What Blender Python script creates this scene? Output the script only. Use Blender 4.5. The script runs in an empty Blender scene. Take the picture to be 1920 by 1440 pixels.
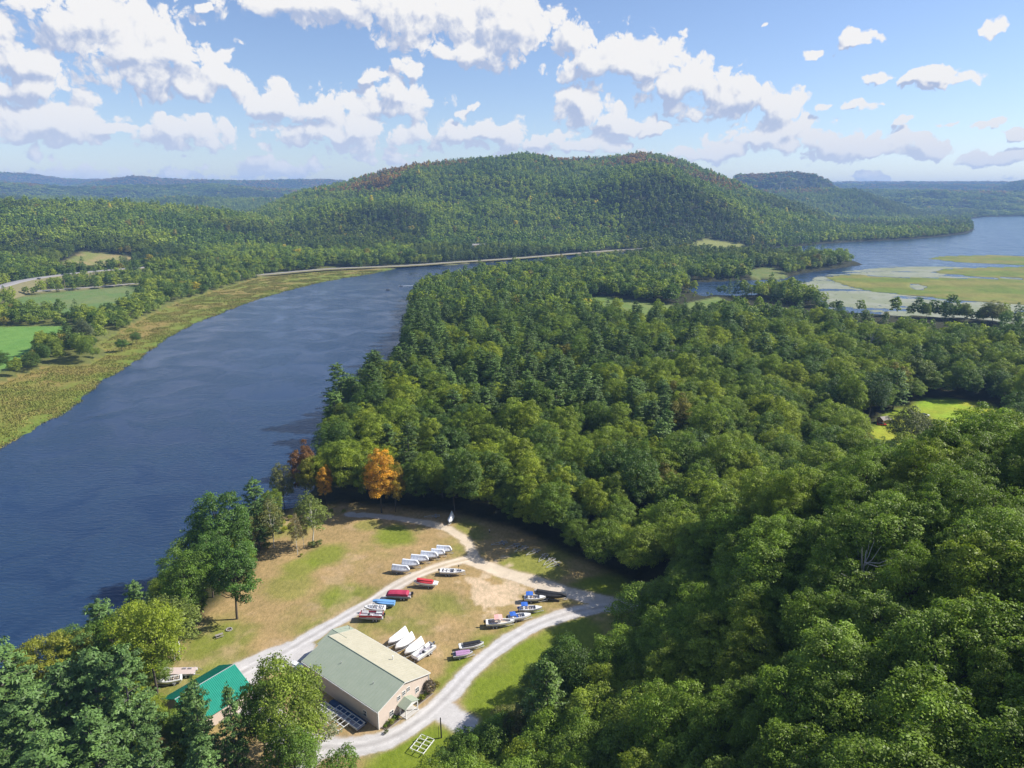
import bpy, bmesh, math, random, time
import numpy as np
from mathutils import Vector, Matrix
T0 = time.time()
SC = bpy.context.scene
COL = SC.collection
R = math.radians
# ------ camera
CAMH = 120.0
HAZE = 0.000088
PITCH = R(15.5)
cam_d = bpy.data.cameras.new('camera')
cam = bpy.data.objects.new('camera', cam_d); COL.objects.link(cam)
cam.location = (0, 0, CAMH)
cam.rotation_euler = (R(90) - PITCH, 0, 0)
cam_d.sensor_width = 36.0
cam_d.lens = 36.0 * 1280 / 1920
cam_d.clip_start = 0.5
cam_d.clip_end = 60000
SC.camera = cam
# ------------------------------------------------------------------ light and exposure
SUN_EL, SUN_AZ = R(41), R(80)          # azimuth clockwise from +Y, the way the camera looks
sun_d = bpy.data.lights.new('sun', 'SUN'); sun_d.energy = 5.0; sun_d.angle = R(0.55); sun_d.color = (1, 0.95, 0.87)
sun = bpy.data.objects.new('sun', sun_d); COL.objects.link(sun)
SDIR = Vector((math.cos(SUN_EL) * math.sin(SUN_AZ), math.cos(SUN_EL) * math.cos(SUN_AZ), math.sin(SUN_EL)))
sun.rotation_euler = SDIR.to_track_quat('Z', 'Y').to_euler()
sun.location = (0, 0, 500)
VS = SC.view_settings
SC.display_settings.display_device = 'sRGB'
VS.view_transform = 'Standard'; VS.look = 'None'; VS.exposure = 0.55; VS.gamma = 1.0; VS.use_curve_mapping = False
SC.cycles.max_bounces = 6; SC.cycles.diffuse_bounces = 3; SC.cycles.transparent_max_bounces = 8; SC.cycles.volume_bounces = 0

F = 1280.0
def ray(px, py):
    u = (px - 960) / F; v = (720 - py) / F
    return u, math.cos(PITCH) + v * math.sin(PITCH), -math.sin(PITCH) + v * math.cos(PITCH)
def at(px, py, z=3.0):
    a, b, c = ray(px, py); t = (z - CAMH) / c
    return np.array((a * t, b * t, z))
def azel(px, py):
    a, b, c = ray(px, py)
    return math.atan2(a, b), math.atan2(c, math.hypot(a, b))

# node helpers ------------------------------------------------------
class NT:
    def __init__(s, tree): s.t = tree
    def n(s, typ, **kw):
        nd = s.t.nodes.new(typ)
        ins = kw.pop('ins', {})
        for k, v in kw.items(): setattr(nd, k, v)
        for k, v in ins.items():
            if isinstance(v, bpy.types.NodeSocket): s.t.links.new(v, nd.inputs[k])
            else: nd.inputs[k].default_value = v
        return nd
    def m(s, op, a, b=0.0, c=0.0, clamp=False):
        nd = s.n('ShaderNodeMath', operation=op, ins={0: a, 1: b, 2: c}); nd.use_clamp = clamp
        return nd.outputs[0]
    def vm(s, op, a, b=(0, 0, 0), c=None):
        ins = {0: a, 1: b}
        if c is not None: ins[2] = c
        return s.n('ShaderNodeVectorMath', operation=op, ins=ins)
    def ss(s, x, lo, hi, a=0.0, b=1.0):
        return s.n('ShaderNodeMapRange', interpolation_type='SMOOTHSTEP', ins={0: x, 1: lo, 2: hi, 3: a, 4: b}).outputs[0]
    def mix(s, f, a, b, bt='MIX'):
        nd = s.n('ShaderNodeMix', data_type='RGBA', blend_type=bt)
        for k, v in ((0, f), (6, a), (7, b)):
            if isinstance(v, bpy.types.NodeSocket): s.t.links.new(v, nd.inputs[k])
            else: nd.inputs[k].default_value = v if k == 0 else (tuple(v) + (1,))[:4]
        return nd.outputs[2]
    def noise(s, vec, scale, detail=4, rough=0.5, dist=0.0, dim='3D'):
        return s.n('ShaderNodeTexNoise', noise_dimensions=dim, ins={'Vector': vec, 'Scale': scale, 'Detail': detail, 'Roughness': rough, 'Distortion': dist}).outputs[0]

# ------------------------------------------------------------------ world: sky with cumulus
W = bpy.data.worlds.new('World'); SC.world = W; W.use_nodes = True
W.cycles.sampling_method = 'MANUAL'; W.cycles.sample_map_resolution = 512
W.node_tree.nodes.clear()
w = NT(W.node_tree)
sky = w.n('ShaderNodeTexSky', sky_type='NISHITA', sun_disc=False, sun_elevation=SUN_EL, sun_rotation=SUN_AZ, altitude=100, air_density=1.0, dust_density=0.15, ozone_density=1.6)
tc = w.n('ShaderNodeTexCoord')
sep = w.n('ShaderNodeSeparateXYZ', ins={0: tc.outputs['Generated']})
azs = w.m('ARCTAN2', sep.outputs[0], sep.outputs[1])
els = w.m('ARCSINE', sep.outputs[2])
P0 = w.n('ShaderNodeCombineXYZ', ins={0: azs, 1: els, 2: 0.0}).outputs[0]
BLOBS = [(170, 40, 180, 58), (250, 100, 135, 72), (345, 122, 115, 58), (405, 152, 80, 42), (360, 168, 62, 24),
 (60, 125, 70, 38), (50, 165, 105, 34), (70, 232, 170, 46), (0, 62, 24, 34), (215, 240, 45, 16),
 (515, 195, 60, 40), (610, 208, 130, 38), (745, 186, 86, 46), (766, 132, 32, 24), (700, 142, 22, 12), (650, 248, 190, 38), (345, 248, 90, 38),
 (600, 12, 190, 36), (800, 25, 220, 56), (960, 48, 125, 70), (880, 95, 110, 36), (1080, 70, 60, 40),
 (1110, 125, 110, 52), (1205, 122, 110, 58), (1275, 160, 100, 46), (1380, 190, 100, 42), (1465, 205, 66, 50), (1500, 235, 50, 42), (1430, 262, 110, 32),
 (1085, 195, 62, 36), (1140, 220, 52, 28), (910, 248, 130, 34), (858, 212, 20, 9), (884, 200, 18, 12), (1000, 262, 140, 28), (1165, 238, 62, 26), (1236, 243, 32, 14),
 (1085, 276, 110, 24), (1560, 272, 80, 28), (1660, 272, 80, 27), (1745, 276, 60, 22), (1860, 292, 60, 18), (1350, 285, 80, 22),
 (1585, 84, 48, 12), (1518, 104, 19, 9), (1612, 74, 26, 12), (1860, 55, 20, 15), (1738, 152, 72, 15), (1772, 138, 34, 13), (1650, 146, 24, 12),
 (1612, 196, 32, 10), (1549, 199, 16, 9), (1700, 232, 15, 8), (1782, 230, 22, 7), (1845, 233, 26, 9), (1906, 248, 20, 8), (1450, 50, 10, 6), (385, 14, 16, 9)]
def cloud_d(p):
    warp = w.vm('SUBTRACT', w.n('ShaderNodeTexNoise', noise_dimensions='2D', ins={'Vector': p, 'Scale': 22.0, 'Detail': 3.0}).outputs['Color'], (0.5, 0.5, 0.5)).outputs[0]
    q = w.vm('MULTIPLY_ADD', warp, (0.05, 0.035, 0), p).outputs[0]
    acc = None
    for (cx, cy, rx, ry) in BLOBS:
        a, e = azel(cx, cy)
        rx = rx / F * 1.04; ry = ry / F * 1.08
        v = w.vm('MULTIPLY_ADD', q, (1 / rx, 1 / ry, 0), (-a / rx, -e / ry, 0)).outputs[0]
        l = w.vm('DOT_PRODUCT', v, v).outputs['Value']
        acc = l if acc is None else w.m('SMOOTH_MIN', acc, l, 0.25)
    base = w.m('SUBTRACT', 1.0, w.m('SQRT', w.m('MAXIMUM', acc, 0.0)))         # 1 in the middle of a blob, 0 at its rim
    base = w.m('MAXIMUM', base, -1.0)
    s2 = w.n('ShaderNodeSeparateXYZ', ins={0: p})
    # rows of small clouds low over the horizon, and free clouds elsewhere round the sky
    st = w.vm('MULTIPLY', p, (1.0, 2.3, 1)).outputs[0]
    low = w.noise(st, 11.0, 3, 0.55, dim='2D')
    band = w.m('MULTIPLY', w.ss(s2.outputs[1], 0.115, 0.055), w.ss(s2.outputs[1], 0.0, 0.02))
    leftw = w.ss(s2.outputs[0], 0.35, -0.1, 0.0, 0.34)
    row = w.m('ADD', w.m('MULTIPLY_ADD', low, 2.6, -1.47), leftw)
    row = w.m('SUBTRACT', row, w.m('MULTIPLY', w.m('SUBTRACT', 1.0, band), 1.5))
    free = w.m('MULTIPLY_ADD', w.noise(p, 3.2, 3, 0.5, dim='2D'), 3.0, -1.65)
    outer = w.m('MAXIMUM', w.ss(w.m('ABSOLUTE', s2.outputs[0]), 0.68, 0.85), w.ss(s2.outputs[1], 0.31, 0.42))
    free = w.m('SUBTRACT', free, w.m('MULTIPLY', w.m('SUBTRACT', 1.0, outer), 2.0))
    d = w.m('MAXIMUM', base, w.m('MAXIMUM', row, free))
    n1 = w.noise(p, 17.0, 9, 0.60, 0.0, dim='2D')
    vo = w.n('ShaderNodeTexVoronoi', feature='F1', voronoi_dimensions='2D', ins={'Vector': w.vm('MULTIPLY_ADD', warp, (0.03, 0.03, 0), p).outputs[0], 'Scale': 40.0, 'Detail': 4.0, 'Roughness': 0.5, 'Lacunarity': 2.3}).outputs['Distance']
    nn = w.m('ADD', w.m('MULTIPLY_ADD', n1, 1.25, -0.58), w.m('MULTIPLY_ADD', vo, -0.62, 0.25))
    return w.m('ADD', d, nn), base
d0, b0 = cloud_d(P0)
d1, b1 = cloud_d(w.vm('ADD', P0, (0.008, 0.011, 0)).outputs[0])
cov = w.ss(d0, -0.01, 0.23)
lit = w.m('MULTIPLY_ADD', w.m('SUBTRACT', d0, d1), 0.95, 0.62)
lit = w.m('ADD', lit, w.m('MULTIPLY', w.m('SUBTRACT', b0, b1), 1.5))
lit = w.m('SUBTRACT', lit, w.m('MULTIPLY', w.ss(w.noise(P0, 13.0, 4, 0.55, dim='2D'), 0.42, 0.66), 0.28))
lit = w.ss(lit, -0.15, 0.78)
ccol = w.mix(lit, (0.47, 0.55, 0.75), (1.0, 0.98, 0.96))
lowel = w.ss(els, 0.14, 0.0)
ccol = w.mix(w.m('MULTIPLY', lowel, 0.7), ccol, (0.80, 0.84, 0.93))
cov = w.m('MULTIPLY', cov, w.ss(els, -0.02, 0.02))
skyc = w.mix(1.0, sky.outputs[0], (0.98, 0.98, 1.12), 'MULTIPLY')
bg1 = w.n('ShaderNodeBackground', ins={'Color': skyc, 'Strength': 0.09})
bg2 = w.n('ShaderNodeBackground', ins={'Color': ccol, 'Strength': 0.66})
mx = w.n('ShaderNodeMixShader', ins={0: cov, 1: bg1.outputs[0], 2: bg2.outputs[0]})
w.n('ShaderNodeOutputWorld', ins={0: mx.outputs[0]})

# ------------------------------------------------------------------ numpy noise and polygon helpers
def hash2(i, j, s=0):
    n = (i.astype(np.int64) * 374761393 + j.astype(np.int64) * 668265263 + s * 1274126177) & 0xffffffff
    n = ((n ^ (n >> 13)) * 1274126177) & 0xffffffff
    n = n ^ (n >> 16)
    return (n & 0xffffff) / float(0xffffff)
def vnoise(x, y, s=0):
    i = np.floor(x); j = np.floor(y); fx = x - i; fy = y - j
    fx = fx * fx * (3 - 2 * fx); fy = fy * fy * (3 - 2 * fy)
    a = hash2(i, j, s); b = hash2(i + 1, j, s); c = hash2(i, j + 1, s); d = hash2(i + 1, j + 1, s)
    return (a + (b - a) * fx) * (1 - fy) + (c + (d - c) * fx) * fy
def fbm(x, y, scale, octs=4, s=0, g=0.5):
    r = 0; amp = 1; tot = 0; k = 1.0 / scale
    for o in range(octs):
        r = r + amp * vnoise(x * k + o * 17.3, y * k - o * 9.1, s + o); tot += amp; amp *= g; k *= 2.03
    return r / tot
def sstep(x, a, b):
    t = np.clip((x - a) / (b - a), 0, 1); return t * t * (3 - 2 * t)
def poly(pts, z=3.0): return np.array([at(p[0], p[1], z)[:2] for p in pts])
def sdist(x, y, P, closed=True):
    """distance to a polygon's edge, positive inside; to a polyline (always positive) when open"""
    best = np.full(x.shape, 1e18); ins = np.zeros(x.shape, bool)
    n = len(P)
    for i in range(n if closed else n - 1):
        a = P[i]; b = P[(i + 1) % n]; d = b - a; L = d @ d + 1e-9
        t = np.clip(((x - a[0]) * d[0] + (y - a[1]) * d[1]) / L, 0, 1)
        q = (x - a[0] - t * d[0]) ** 2 + (y - a[1] - t * d[1]) ** 2
        best = np.minimum(best, q)
        if closed:
            c = ((a[1] > y) != (b[1] > y))
            with np.errstate(divide='ignore', invalid='ignore'):
                xi = (b[0] - a[0]) * (y - a[1]) / (b[1] - a[1]) + a[0]
            ins ^= c & (x < xi)
    best = np.sqrt(best)
    return np.where(ins, best, -best) if closed else best
def chaikin(P, n=2, closed=False):
    P = np.asarray(P, float)
    for _ in range(n):
        if closed: A = P; B = np.roll(P, -1, 0)
        else: A = P[:-1]; B = P[1:]
        Q = np.empty((2 * len(A), P.shape[1])); Q[0::2] = A * .75 + B * .25; Q[1::2] = A * .25 + B * .75
        P = Q if closed else np.vstack([P[:1], Q, P[-1:]])
    return P

# ------------------------------------------------------------------ the map, in metres
G = 3.0
RIVER = poly([(-260, 1420), (0, 1300), (150, 1240), (250, 1185), (330, 1105), (400, 1035), (460, 985), (520, 958), (556, 953), (590, 915), (606, 850), (630, 795), (690, 735),
  (742, 672), (757, 612), (768, 560), (800, 543), (880, 526), (960, 514), (1040, 503), (1120, 497), (1180, 488), (1240, 478), (1300, 476), (1350, 480), (1280, 470), (1180, 472), (1100, 478), (1067, 479), (1013, 483), (967, 488), (927, 491),
  (850, 497), (800, 498), (773, 500), (747, 503), (700, 513), (650, 521), (600, 530), (577, 535), (533, 547), (477, 563), (433, 580), (400, 593), (363, 607), (317, 633),
  (277, 660), (233, 693), (197, 713), (143, 757), (110, 780), (60, 808), (0, 840), (-260, 980)], 0)
OXBOW = poly([(1275, 467), (1340, 467), (1392, 464), (1440, 464), (1488, 463), (1541, 457), (1630, 452), (1700, 449), (1771, 443), (1815, 437), (1826, 430), (1824, 421), (1807, 412), (1842, 407), (1920, 405), (2500, 402),
  (2500, 680), (1990, 640), (1920, 618), (1899, 610), (1830, 600), (1750, 598), (1630, 592), (1560, 585), (1534, 566), (1500, 553), (1438, 552), (1400, 556), (1318, 557), (1292, 545), (1290, 530),
  (1389, 526), (1467, 524), (1502, 513), (1559, 505), (1621, 496), (1590, 488), (1540, 484), (1480, 482), (1400, 480), (1330, 476)], 0)
PEB = poly([(1690, 413), (1740, 407), (1800, 405), (1806, 409), (1745, 412), (1700, 417)], 0.5)
POND = poly([(1700, 418), (1760, 415), (1806, 413), (1790, 419), (1740, 422), (1705, 421)], 0)
MARSHES = [poly(p, 0) for p in ([(1545, 519), (1594, 514), (1683, 520), (1771, 521), (1920, 523), (2400, 530), (2400, 585), (1920, 572), (1807, 564), (1700, 554), (1622, 545), (1580, 535)],
  [(1745, 511), (1771, 504), (1850, 501), (1920, 500), (2300, 502), (2300, 524), (1920, 522), (1830, 519)],
  [(1736, 485), (1765, 480), (1807, 479), (1860, 478), (1920, 480), (2200, 484), (2200, 502), (1920, 498), (1842, 494), (1790, 491)],
  [(1876, 588), (1920, 581), (2300, 590), (2300, 606), (1920, 593)])]
MPOND = poly([(1704, 534), (1720, 533), (1736, 537), (1724, 544), (1712, 541)], 0)
LILY = poly([(1400, 552), (1440, 538), (1530, 530), (1545, 514), (1610, 508), (1680, 500), (1760, 500), (1930, 508), (2300, 512), (2300, 640), (1930, 612), (1760, 598), (1600, 588), (1530, 566)], 0)
BANK = poly([(747, 503), (700, 505), (640, 503), (550, 512), (483, 523), (427, 540), (333, 570), (283, 593), (233, 620), (187, 647), (207, 663), (167, 687), (100, 687), (50, 703), (0, 723), (-260, 820),
  (-260, 990), (0, 848), (110, 790), (233, 700), (363, 612), (477, 567), (600, 534), (700, 516), (773, 502)], 0.5)
FIELDS = [poly(p) for p in ([(-200, 612), (0, 612), (140, 611), (163, 620), (130, 640), (83, 648), (27, 690), (-200, 730)],
  [(20, 566), (40, 557), (100, 549), (167, 543), (250, 536), (270, 545), (253, 568), (213, 586), (160, 592), (43, 586)],
  [(100, 508), (112, 499), (160, 487), (250, 489), (245, 503), (180, 515)])]
SLOPEFIELD = FIELDS.pop()
MEADOW = poly([(1095, 562), (1125, 555), (1200, 566), (1270, 573), (1300, 566), (1345, 556), (1368, 566), (1355, 592), (1295, 608), (1230, 616), (1170, 604), (1110, 584)])
MEADOW2 = poly([(1400, 508), (1440, 500), (1470, 508), (1478, 520), (1440, 526), (1410, 522)])
BRIGHT = poly([(1640, 800), (1665, 772), (1700, 762), (1735, 748), (1790, 748), (1850, 755), (1890, 775), (1890, 810), (1860, 870), (1770, 902), (1700, 908), (1640, 892), (1612, 846), (1628, 803)])
BRIGHTSTRIP = poly([(1275, 463), (1330, 458), (1400, 461), (1392, 466), (1330, 469)], 0.5)
CLEAR = poly([(552, 956), (640, 947), (740, 953), (850, 966), (960, 992), (1060, 1040), (1160, 1085), (1235, 1125), (1255, 1190), (1170, 1270), (1090, 1350), (1015, 1415), (935, 1475), (860, 1540),
  (600, 1640), (560, 1600), (520, 1540), (440, 1470), (330, 1400), (285, 1260), (330, 1240), (350, 1190), (400, 1140), (480, 1070), (500, 1020), (520, 985)])
ROADS = [(poly([(570, 1440), (596, 1398), (640, 1402), (700, 1396), (765, 1368), (830, 1316), (880, 1258), (935, 1212), (1000, 1172), (1075, 1146), (1150, 1134), (1230, 1136)]), 2.35),
  (poly([(430, 1275), (480, 1245), (530, 1225), (580, 1195), (640, 1160), (700, 1128), (765, 1088), (840, 1060), (880, 1050)]), 2.15),
  (poly([(455, 1290), (480, 1330), (520, 1370), (560, 1400), (600, 1400)]), 3.5), (poly([(440, 1270), (500, 1240), (555, 1222)]), 4.8),
  (poly([(1200, 1140), (1130, 1128), (1060, 1110), (1000, 1090), (940, 1072), (880, 1052)]), 3.0),
  (poly([(884, 1056), (887, 1036), (875, 1016), (850, 998), (820, 986), (780, 977), (720, 968), (655, 964)]), 1.7),
  (poly([(830, 1330), (852, 1350), (872, 1358)]), 3.0)]
HWY = [(poly([(-200, 585), (-60, 552), (0, 538), (40, 526), (100, 517), (170, 509), (245, 503), (300, 499), (370, 496)], 13), 24, 13.0),
  (poly([(60, 547), (100, 543), (180, 538), (240, 532), (285, 530), (340, 526), (430, 518), (500, 514), (560, 508), (620, 503), (700, 500), (770, 497), (850, 491), (950, 485), (1060, 476), (1150, 469), (1240, 464)], 4), 6, 4.0)]

# hill at the right, on which the drone's near trees stand: thin plate spline through surveyed heights
HP = np.array([(-20, 118, 0), (-8, 112, 0), (4, 106, 1.5), (-5, 128, 0), (10, 140, 0), (20, 152, 0), (36, 166, 2), (36, 185, 0), (60, 205, 0), (20, 92, 16), (32, 78, 29), (48, 60, 46), (48, 82, 39), (66, 90, 47),
  (35, 166, 2), (54, 166, 22), (30, 130, 8), (50, 125, 28), (60, 145, 28), (77, 160, 36), (88, 140, 49), (89, 112, 55), (110, 80, 63), (140, 100, 66), (140, 150, 50), (85, 190, 10), (78, 205, 2), (110, 205, 8), (125, 185, 25), (100, 225, 0),
  (150, 240, 3), (150, 215, 12), (190, 200, 26), (210, 250, 0), (200, 140, 60), (220, 80, 80), (0, 60, 18), (20, 20, 62), (60, 20, 70), (100, 30, 78), (-30, 80, 3), (-30, 50, 8), (-60, 100, 0), (-60, 60, 2), (240, 210, 30), (270, 260, 0), (180, 280, 0), (0, 180, 0), (0, 250, 0), (-20, 150, 0), (90, 270, 0)], float)
def tps_fit(P):
    n = len(P); d = np.hypot(P[:, None, 0] - P[None, :, 0], P[:, None, 1] - P[None, :, 1])
    K = d ** 2 * np.log(d + 1e-9) + np.eye(n) * 8
    A = np.zeros((n + 3, n + 3)); A[:n, :n] = K; A[:n, n] = 1; A[:n, n + 1:] = P[:, :2]; A[n, :n] = 1; A[n + 1:, :n] = P[:, :2].T
    return np.linalg.solve(A, np.concatenate([P[:, 2], [0, 0, 0]]))
HW = tps_fit(HP)
def hill_near(x, y):
    s = np.full(x.shape, HW[-3]) + HW[-2] * x + HW[-1] * y
    for (a, b, _), ww in zip(HP, HW[:-3]):
        q = (x - a) ** 2 + (y - b) ** 2
        s = s + ww * 0.5 * q * np.log(q + 1e-9)
    return np.clip(s, 0, 85) * sstep(y, 330, 270) * sstep(x, -75, -20)
def prof(px, table):
    return np.interp(px, [t[0] for t in table], [t[1] for t in table])
# far ridges: (table of photo column -> height above the horizon in px, distance, front width, back width)
HOR = 365.0
def ridge(table, off=0.0): return [(a, HOR - b - off) for a, b in table]
RIDGES = [
 (ridge([(380, 395), (480, 382), (560, 352), (600, 344), (640, 336), (700, 319), (760, 307), (820, 302), (870, 294), (930, 290), (1000, 290), (1060, 293), (1110, 296), (1160, 289), (1200, 286), (1250, 291), (1300, 304), (1350, 320), (1380, 331), (1420, 347), (1480, 366), (1540, 385), (1620, 420)], 13), 3000, 1750, 1500),
 (ridge([(-600, 372), (-200, 366), (0, 372), (150, 376), (300, 386), (400, 396), (480, 410), (600, 440)]), 2050, 780, 900),
 (ridge([(1340, 380), (1380, 328), (1430, 324), (1480, 323), (1520, 328), (1552, 338), (1575, 358), (1600, 385)]), 5300, 800, 900),
 (ridge([(1250, 372), (1350, 362), (1450, 356), (1560, 356), (1650, 355), (1700, 364), (1745, 380), (1800, 398), (1850, 420)]), 4500, 800, 700),
 (ridge([(1000, 430), (1150, 352), (1230, 340), (1300, 352), (1380, 372), (1470, 400), (1560, 425)]), 2350, 950, 700),
 (ridge([(420, 460), (520, 420), (600, 392), (680, 378), (760, 372), (860, 385), (950, 410)]), 2000, 560, 700),
 (ridge([(-600, 350), (0, 344), (150, 350), (250, 347), (400, 345), (500, 352), (620, 356)]), 6500, 1400, 900),
 (ridge([(-600, 322), (-100, 330), (0, 338), (120, 350), (170, 341), (250, 331), (350, 337), (450, 339), (530, 337), (620, 336), (700, 345)]), 9000, 1300, 900),
 (ridge([(-600, 320), (-200, 318), (0, 323), (60, 325), (130, 336), (200, 336), (400, 338), (700, 340)]), 11200, 1300, 900),
 (ridge([(1500, 350), (1570, 347), (1650, 346), (1700, 351), (1780, 345), (1850, 343), (1900, 349), (2100, 346), (2600, 350)]), 12200, 1200, 900),
 (ridge([(1560, 362), (1700, 361), (1800, 358), (1850, 353), (1875, 346), (1900, 340), (1930, 336), (2000, 334), (2200, 350), (2600, 346)]), 8200, 900, 900),
 (ridge([(1600, 372), (1700, 371), (1800, 373), (1920, 372), (2300, 368)]), 5600, 500, 900)]
def height(x, y):
    """height of the land above the water, without river beds"""
    r = np.hypot(x, y) + 1e-6
    yy = np.maximum(y, 0.2 * r)
    f = yy * math.cos(PITCH); pxc = 960 + F * x / (f + CAMH * math.sin(PITCH) * 0)
    h = G + (fbm(x, y, 60, 3, 5) - 0.5) * 1.2 * sstep(r, 260, 400)
    far = 0
    big = fbm(x, y, 520, 4, 3); mid = fbm(x, y, 210, 3, 11)
    for (tab, D, wf, wb) in RIDGES:
        Hh = np.maximum(CAMH - 15 - np.clip(D - 4000, 0, 1e9) * 0.0012 + prof(pxc, tab) / F * D * math.cos(PITCH) / np.sqrt(1 + (x / yy) ** 2), 0)
        dd = (r - D) + (big - 0.5) * wf * 0.5
        t = np.where(dd < 0, np.clip(-dd / wf, 0, 1), np.clip(dd / wb, 0, 1))
        s = 0.5 + 0.5 * np.cos(np.pi * t); s = np.where(dd < 0, s ** 1.15, s)
        Hh = Hh * s
        far = np.maximum(far, Hh)
    bump = sstep(far, 8, 90) * ((big - 0.5) * 64 * np.clip(far / 260, 0.2, 1) + (mid - 0.5) * 30) * sstep(r, 9000, 3800)
    return h + hill_near(x, y), np.maximum(far + bump, 0)
def ground(x, y):
    x = np.asarray(x, float); y = np.asarray(y, float)
    sh = x.shape; x = np.atleast_1d(x).ravel(); y = np.atleast_1d(y).ravel()
    h, far = height(x, y)
    wob = (fbm(x, y, 14, 3, 21) - 0.5) * 7 * sstep(np.hypot(x, y), 150, 500)
    riv = np.maximum(sdist(x, y, RIVER), np.maximum(sdist(x, y, OXBOW), sdist(x, y, POND))) + wob
    h = h + far * np.where(np.hypot(x, y) > 1000, sstep(-riv, 5, 260 + 500 * sstep(x / np.maximum(y, 1), 0.4, 0.52)) * sstep(-sdist(x, y, PEB), 0, 150), 1)
    ms = np.full(x.shape, -1e9)
    for p in MARSHES: ms = np.maximum(ms, sdist(x, y, p))
    ms = np.minimum(ms, -sdist(x, y, MPOND)) + wob
    bank = sdist(x, y, BANK)
    low = 0.55 + 0.3 * fbm(x, y, 8, 3, 9)
    h = np.where(bank > 0, low + (h - low) * 0, np.where(bank > -12, low + (h - low) * sstep(-bank, 0, 12), h))
    land = sstep(-riv, 0, 6)
    h = h * land + (1 - land) * 0.05
    h = np.where(riv > 0, -np.clip(riv * 0.25, 0, 1.6) - 0.05, h)
    h = np.where(ms > 0, np.clip(ms * 0.2, 0, 0.6), h)
    return h.reshape(sh), riv.reshape(sh), ms.reshape(sh), bank.reshape(sh)
def gz(x, y): return float(ground(np.array([x]), np.array([y]))[0][0])

def lerp(a, b, t):
    a = np.asarray(a, float); b = np.asarray(b, float); return a + (b - a) * t[..., None]
MASKS = {}
def masks(x, y):
    m = {}
    for k, P in (('clear', CLEAR), ('meadow', MEADOW), ('meadow2', MEADOW2), ('bright', BRIGHT), ('strip', BRIGHTSTRIP), ('slope', SLOPEFIELD), ('f0', FIELDS[0]), ('f1', FIELDS[1]), ('peb', PEB), ('lily', LILY)): m[k] = sdist(x, y, P)
    m['hwy'] = np.minimum(sdist(x, y, HWY[0][0], False) - HWY[0][1], sdist(x, y, HWY[1][0], False) - HWY[1][1])
    return m
GREENS = poly([(300, 1240), (360, 1180), (420, 1180)])
def land_colour(x, y, riv, ms, bank, m):
    n1 = fbm(x, y, 16, 4, 31); n2 = fbm(x, y, 45, 3, 41); n3 = fbm(x, y, 5, 3, 51)
    c = lerp((0.030, 0.032, 0.014), (0.045, 0.045, 0.02), n1)
    lawn = lerp((0.345, 0.245, 0.11), (0.22, 0.215, 0.055), sstep(n1 * 0.6 + n2 * 0.4, 0.44, 0.62))
    lawn = lerp(lawn, (0.36, 0.24, 0.13), sstep(n3 * 0.5 + fbm(x, y, 26, 3, 63) * 0.5, 0.53, 0.66) * 0.65) if False else lawn + (np.array([0.42, 0.30, 0.17]) - lawn) * (sstep(n3 * 0.5 + fbm(x, y, 26, 3, 63) * 0.5, 0.53, 0.66) * 0.6)[..., None]
    lf = sstep(x, -60, -140) * sstep(y, 260, 330) * sstep(np.hypot(x, y), 1400, 1100)
    c = c + (np.array([0.13, 0.14, 0.04]) - c) * lf[..., None]
    def put(c, col, f): return c + (np.asarray(col) - c) * f[..., None]
    c = put(c, lawn, sstep(m['clear'], -4, 2))
    # greener grass by the lower road and at the bank
    for (px, py, rr, s) in GREENSPOTS:
        a = at(px, py); q = np.hypot(x - a[0], (y - a[1])) / rr
        c = put(c, (0.165, 0.215, 0.022), sstep(q + (n1 - .5) * 1.1 + (n3 - .5) * .5, 1.15, 0.45) * s * sstep(m['clear'], -4, 2))
    gr = lambda a, b: lerp(a, b, sstep(n1, 0.35, 0.65))
    c = put(c, gr((0.13, 0.19, 0.045), (0.17, 0.21, 0.06)), sstep(m['meadow'], -3, 3))
    c = put(c, gr((0.13, 0.17, 0.05), (0.17, 0.18, 0.06)), sstep(m['meadow2'], -3, 3))
    c = put(c, gr((0.22, 0.33, 0.025), (0.31, 0.33, 0.035)) * (0.78 + 0.45 * n3 + 0.07 * np.sin(x * 0.9 + y * 0.5))[:, None], sstep(m['bright'], -3, 3))
    c = put(c, gr((0.12, 0.24, 0.05), (0.14, 0.26, 0.055)), sstep(m['f0'], -4, 4))
    c = put(c, gr((0.12, 0.19, 0.055), (0.16, 0.20, 0.07)), sstep(m['f1'], -4, 4))
    c = put(c, gr((0.20, 0.22, 0.06), (0.30, 0.24, 0.10)), sstep(m['slope'], -4, 4))
    c = put(c, (0.23, 0.24, 0.07), sstep(m['strip'], -3, 3))
    c = put(c, (0.38, 0.30, 0.2), sstep(m['peb'], -3, 3))
    c = put(c, lerp((0.20, 0.17, 0.08), (0.15, 0.17, 0.06), n1), sstep(m['hwy'], 14, 6) * sstep(m['f1'], 0, -4))
    bk = lerp((0.25, 0.19, 0.06), (0.17, 0.195, 0.035), sstep(n2 * 0.6 + n1 * 0.4 + 0.16 * sstep(-riv, 26, 4), 0.40, 0.60))
    bk = bk + (np.array([0.12, 0.18, 0.03]) - bk) * sstep(-riv, 9, 2)[..., None] * 0.8
    c = np.where((bank > -2)[..., None], bk, c)
    mc = lerp((0.13, 0.175, 0.03), (0.20, 0.19, 0.05), sstep(fbm(x, y * 2.5, 70, 5, 77), 0.38, 0.64)); mc = mc * (0.75 + 0.5 * fbm(x, y * 2, 18, 3, 78))[:, None]
    c = np.where((ms > 0)[..., None], mc, c)
    c = np.where((riv > 0)[..., None] & (ms <= 0)[..., None], np.array([0.02, 0.022, 0.02]), c)
    return c
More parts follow.
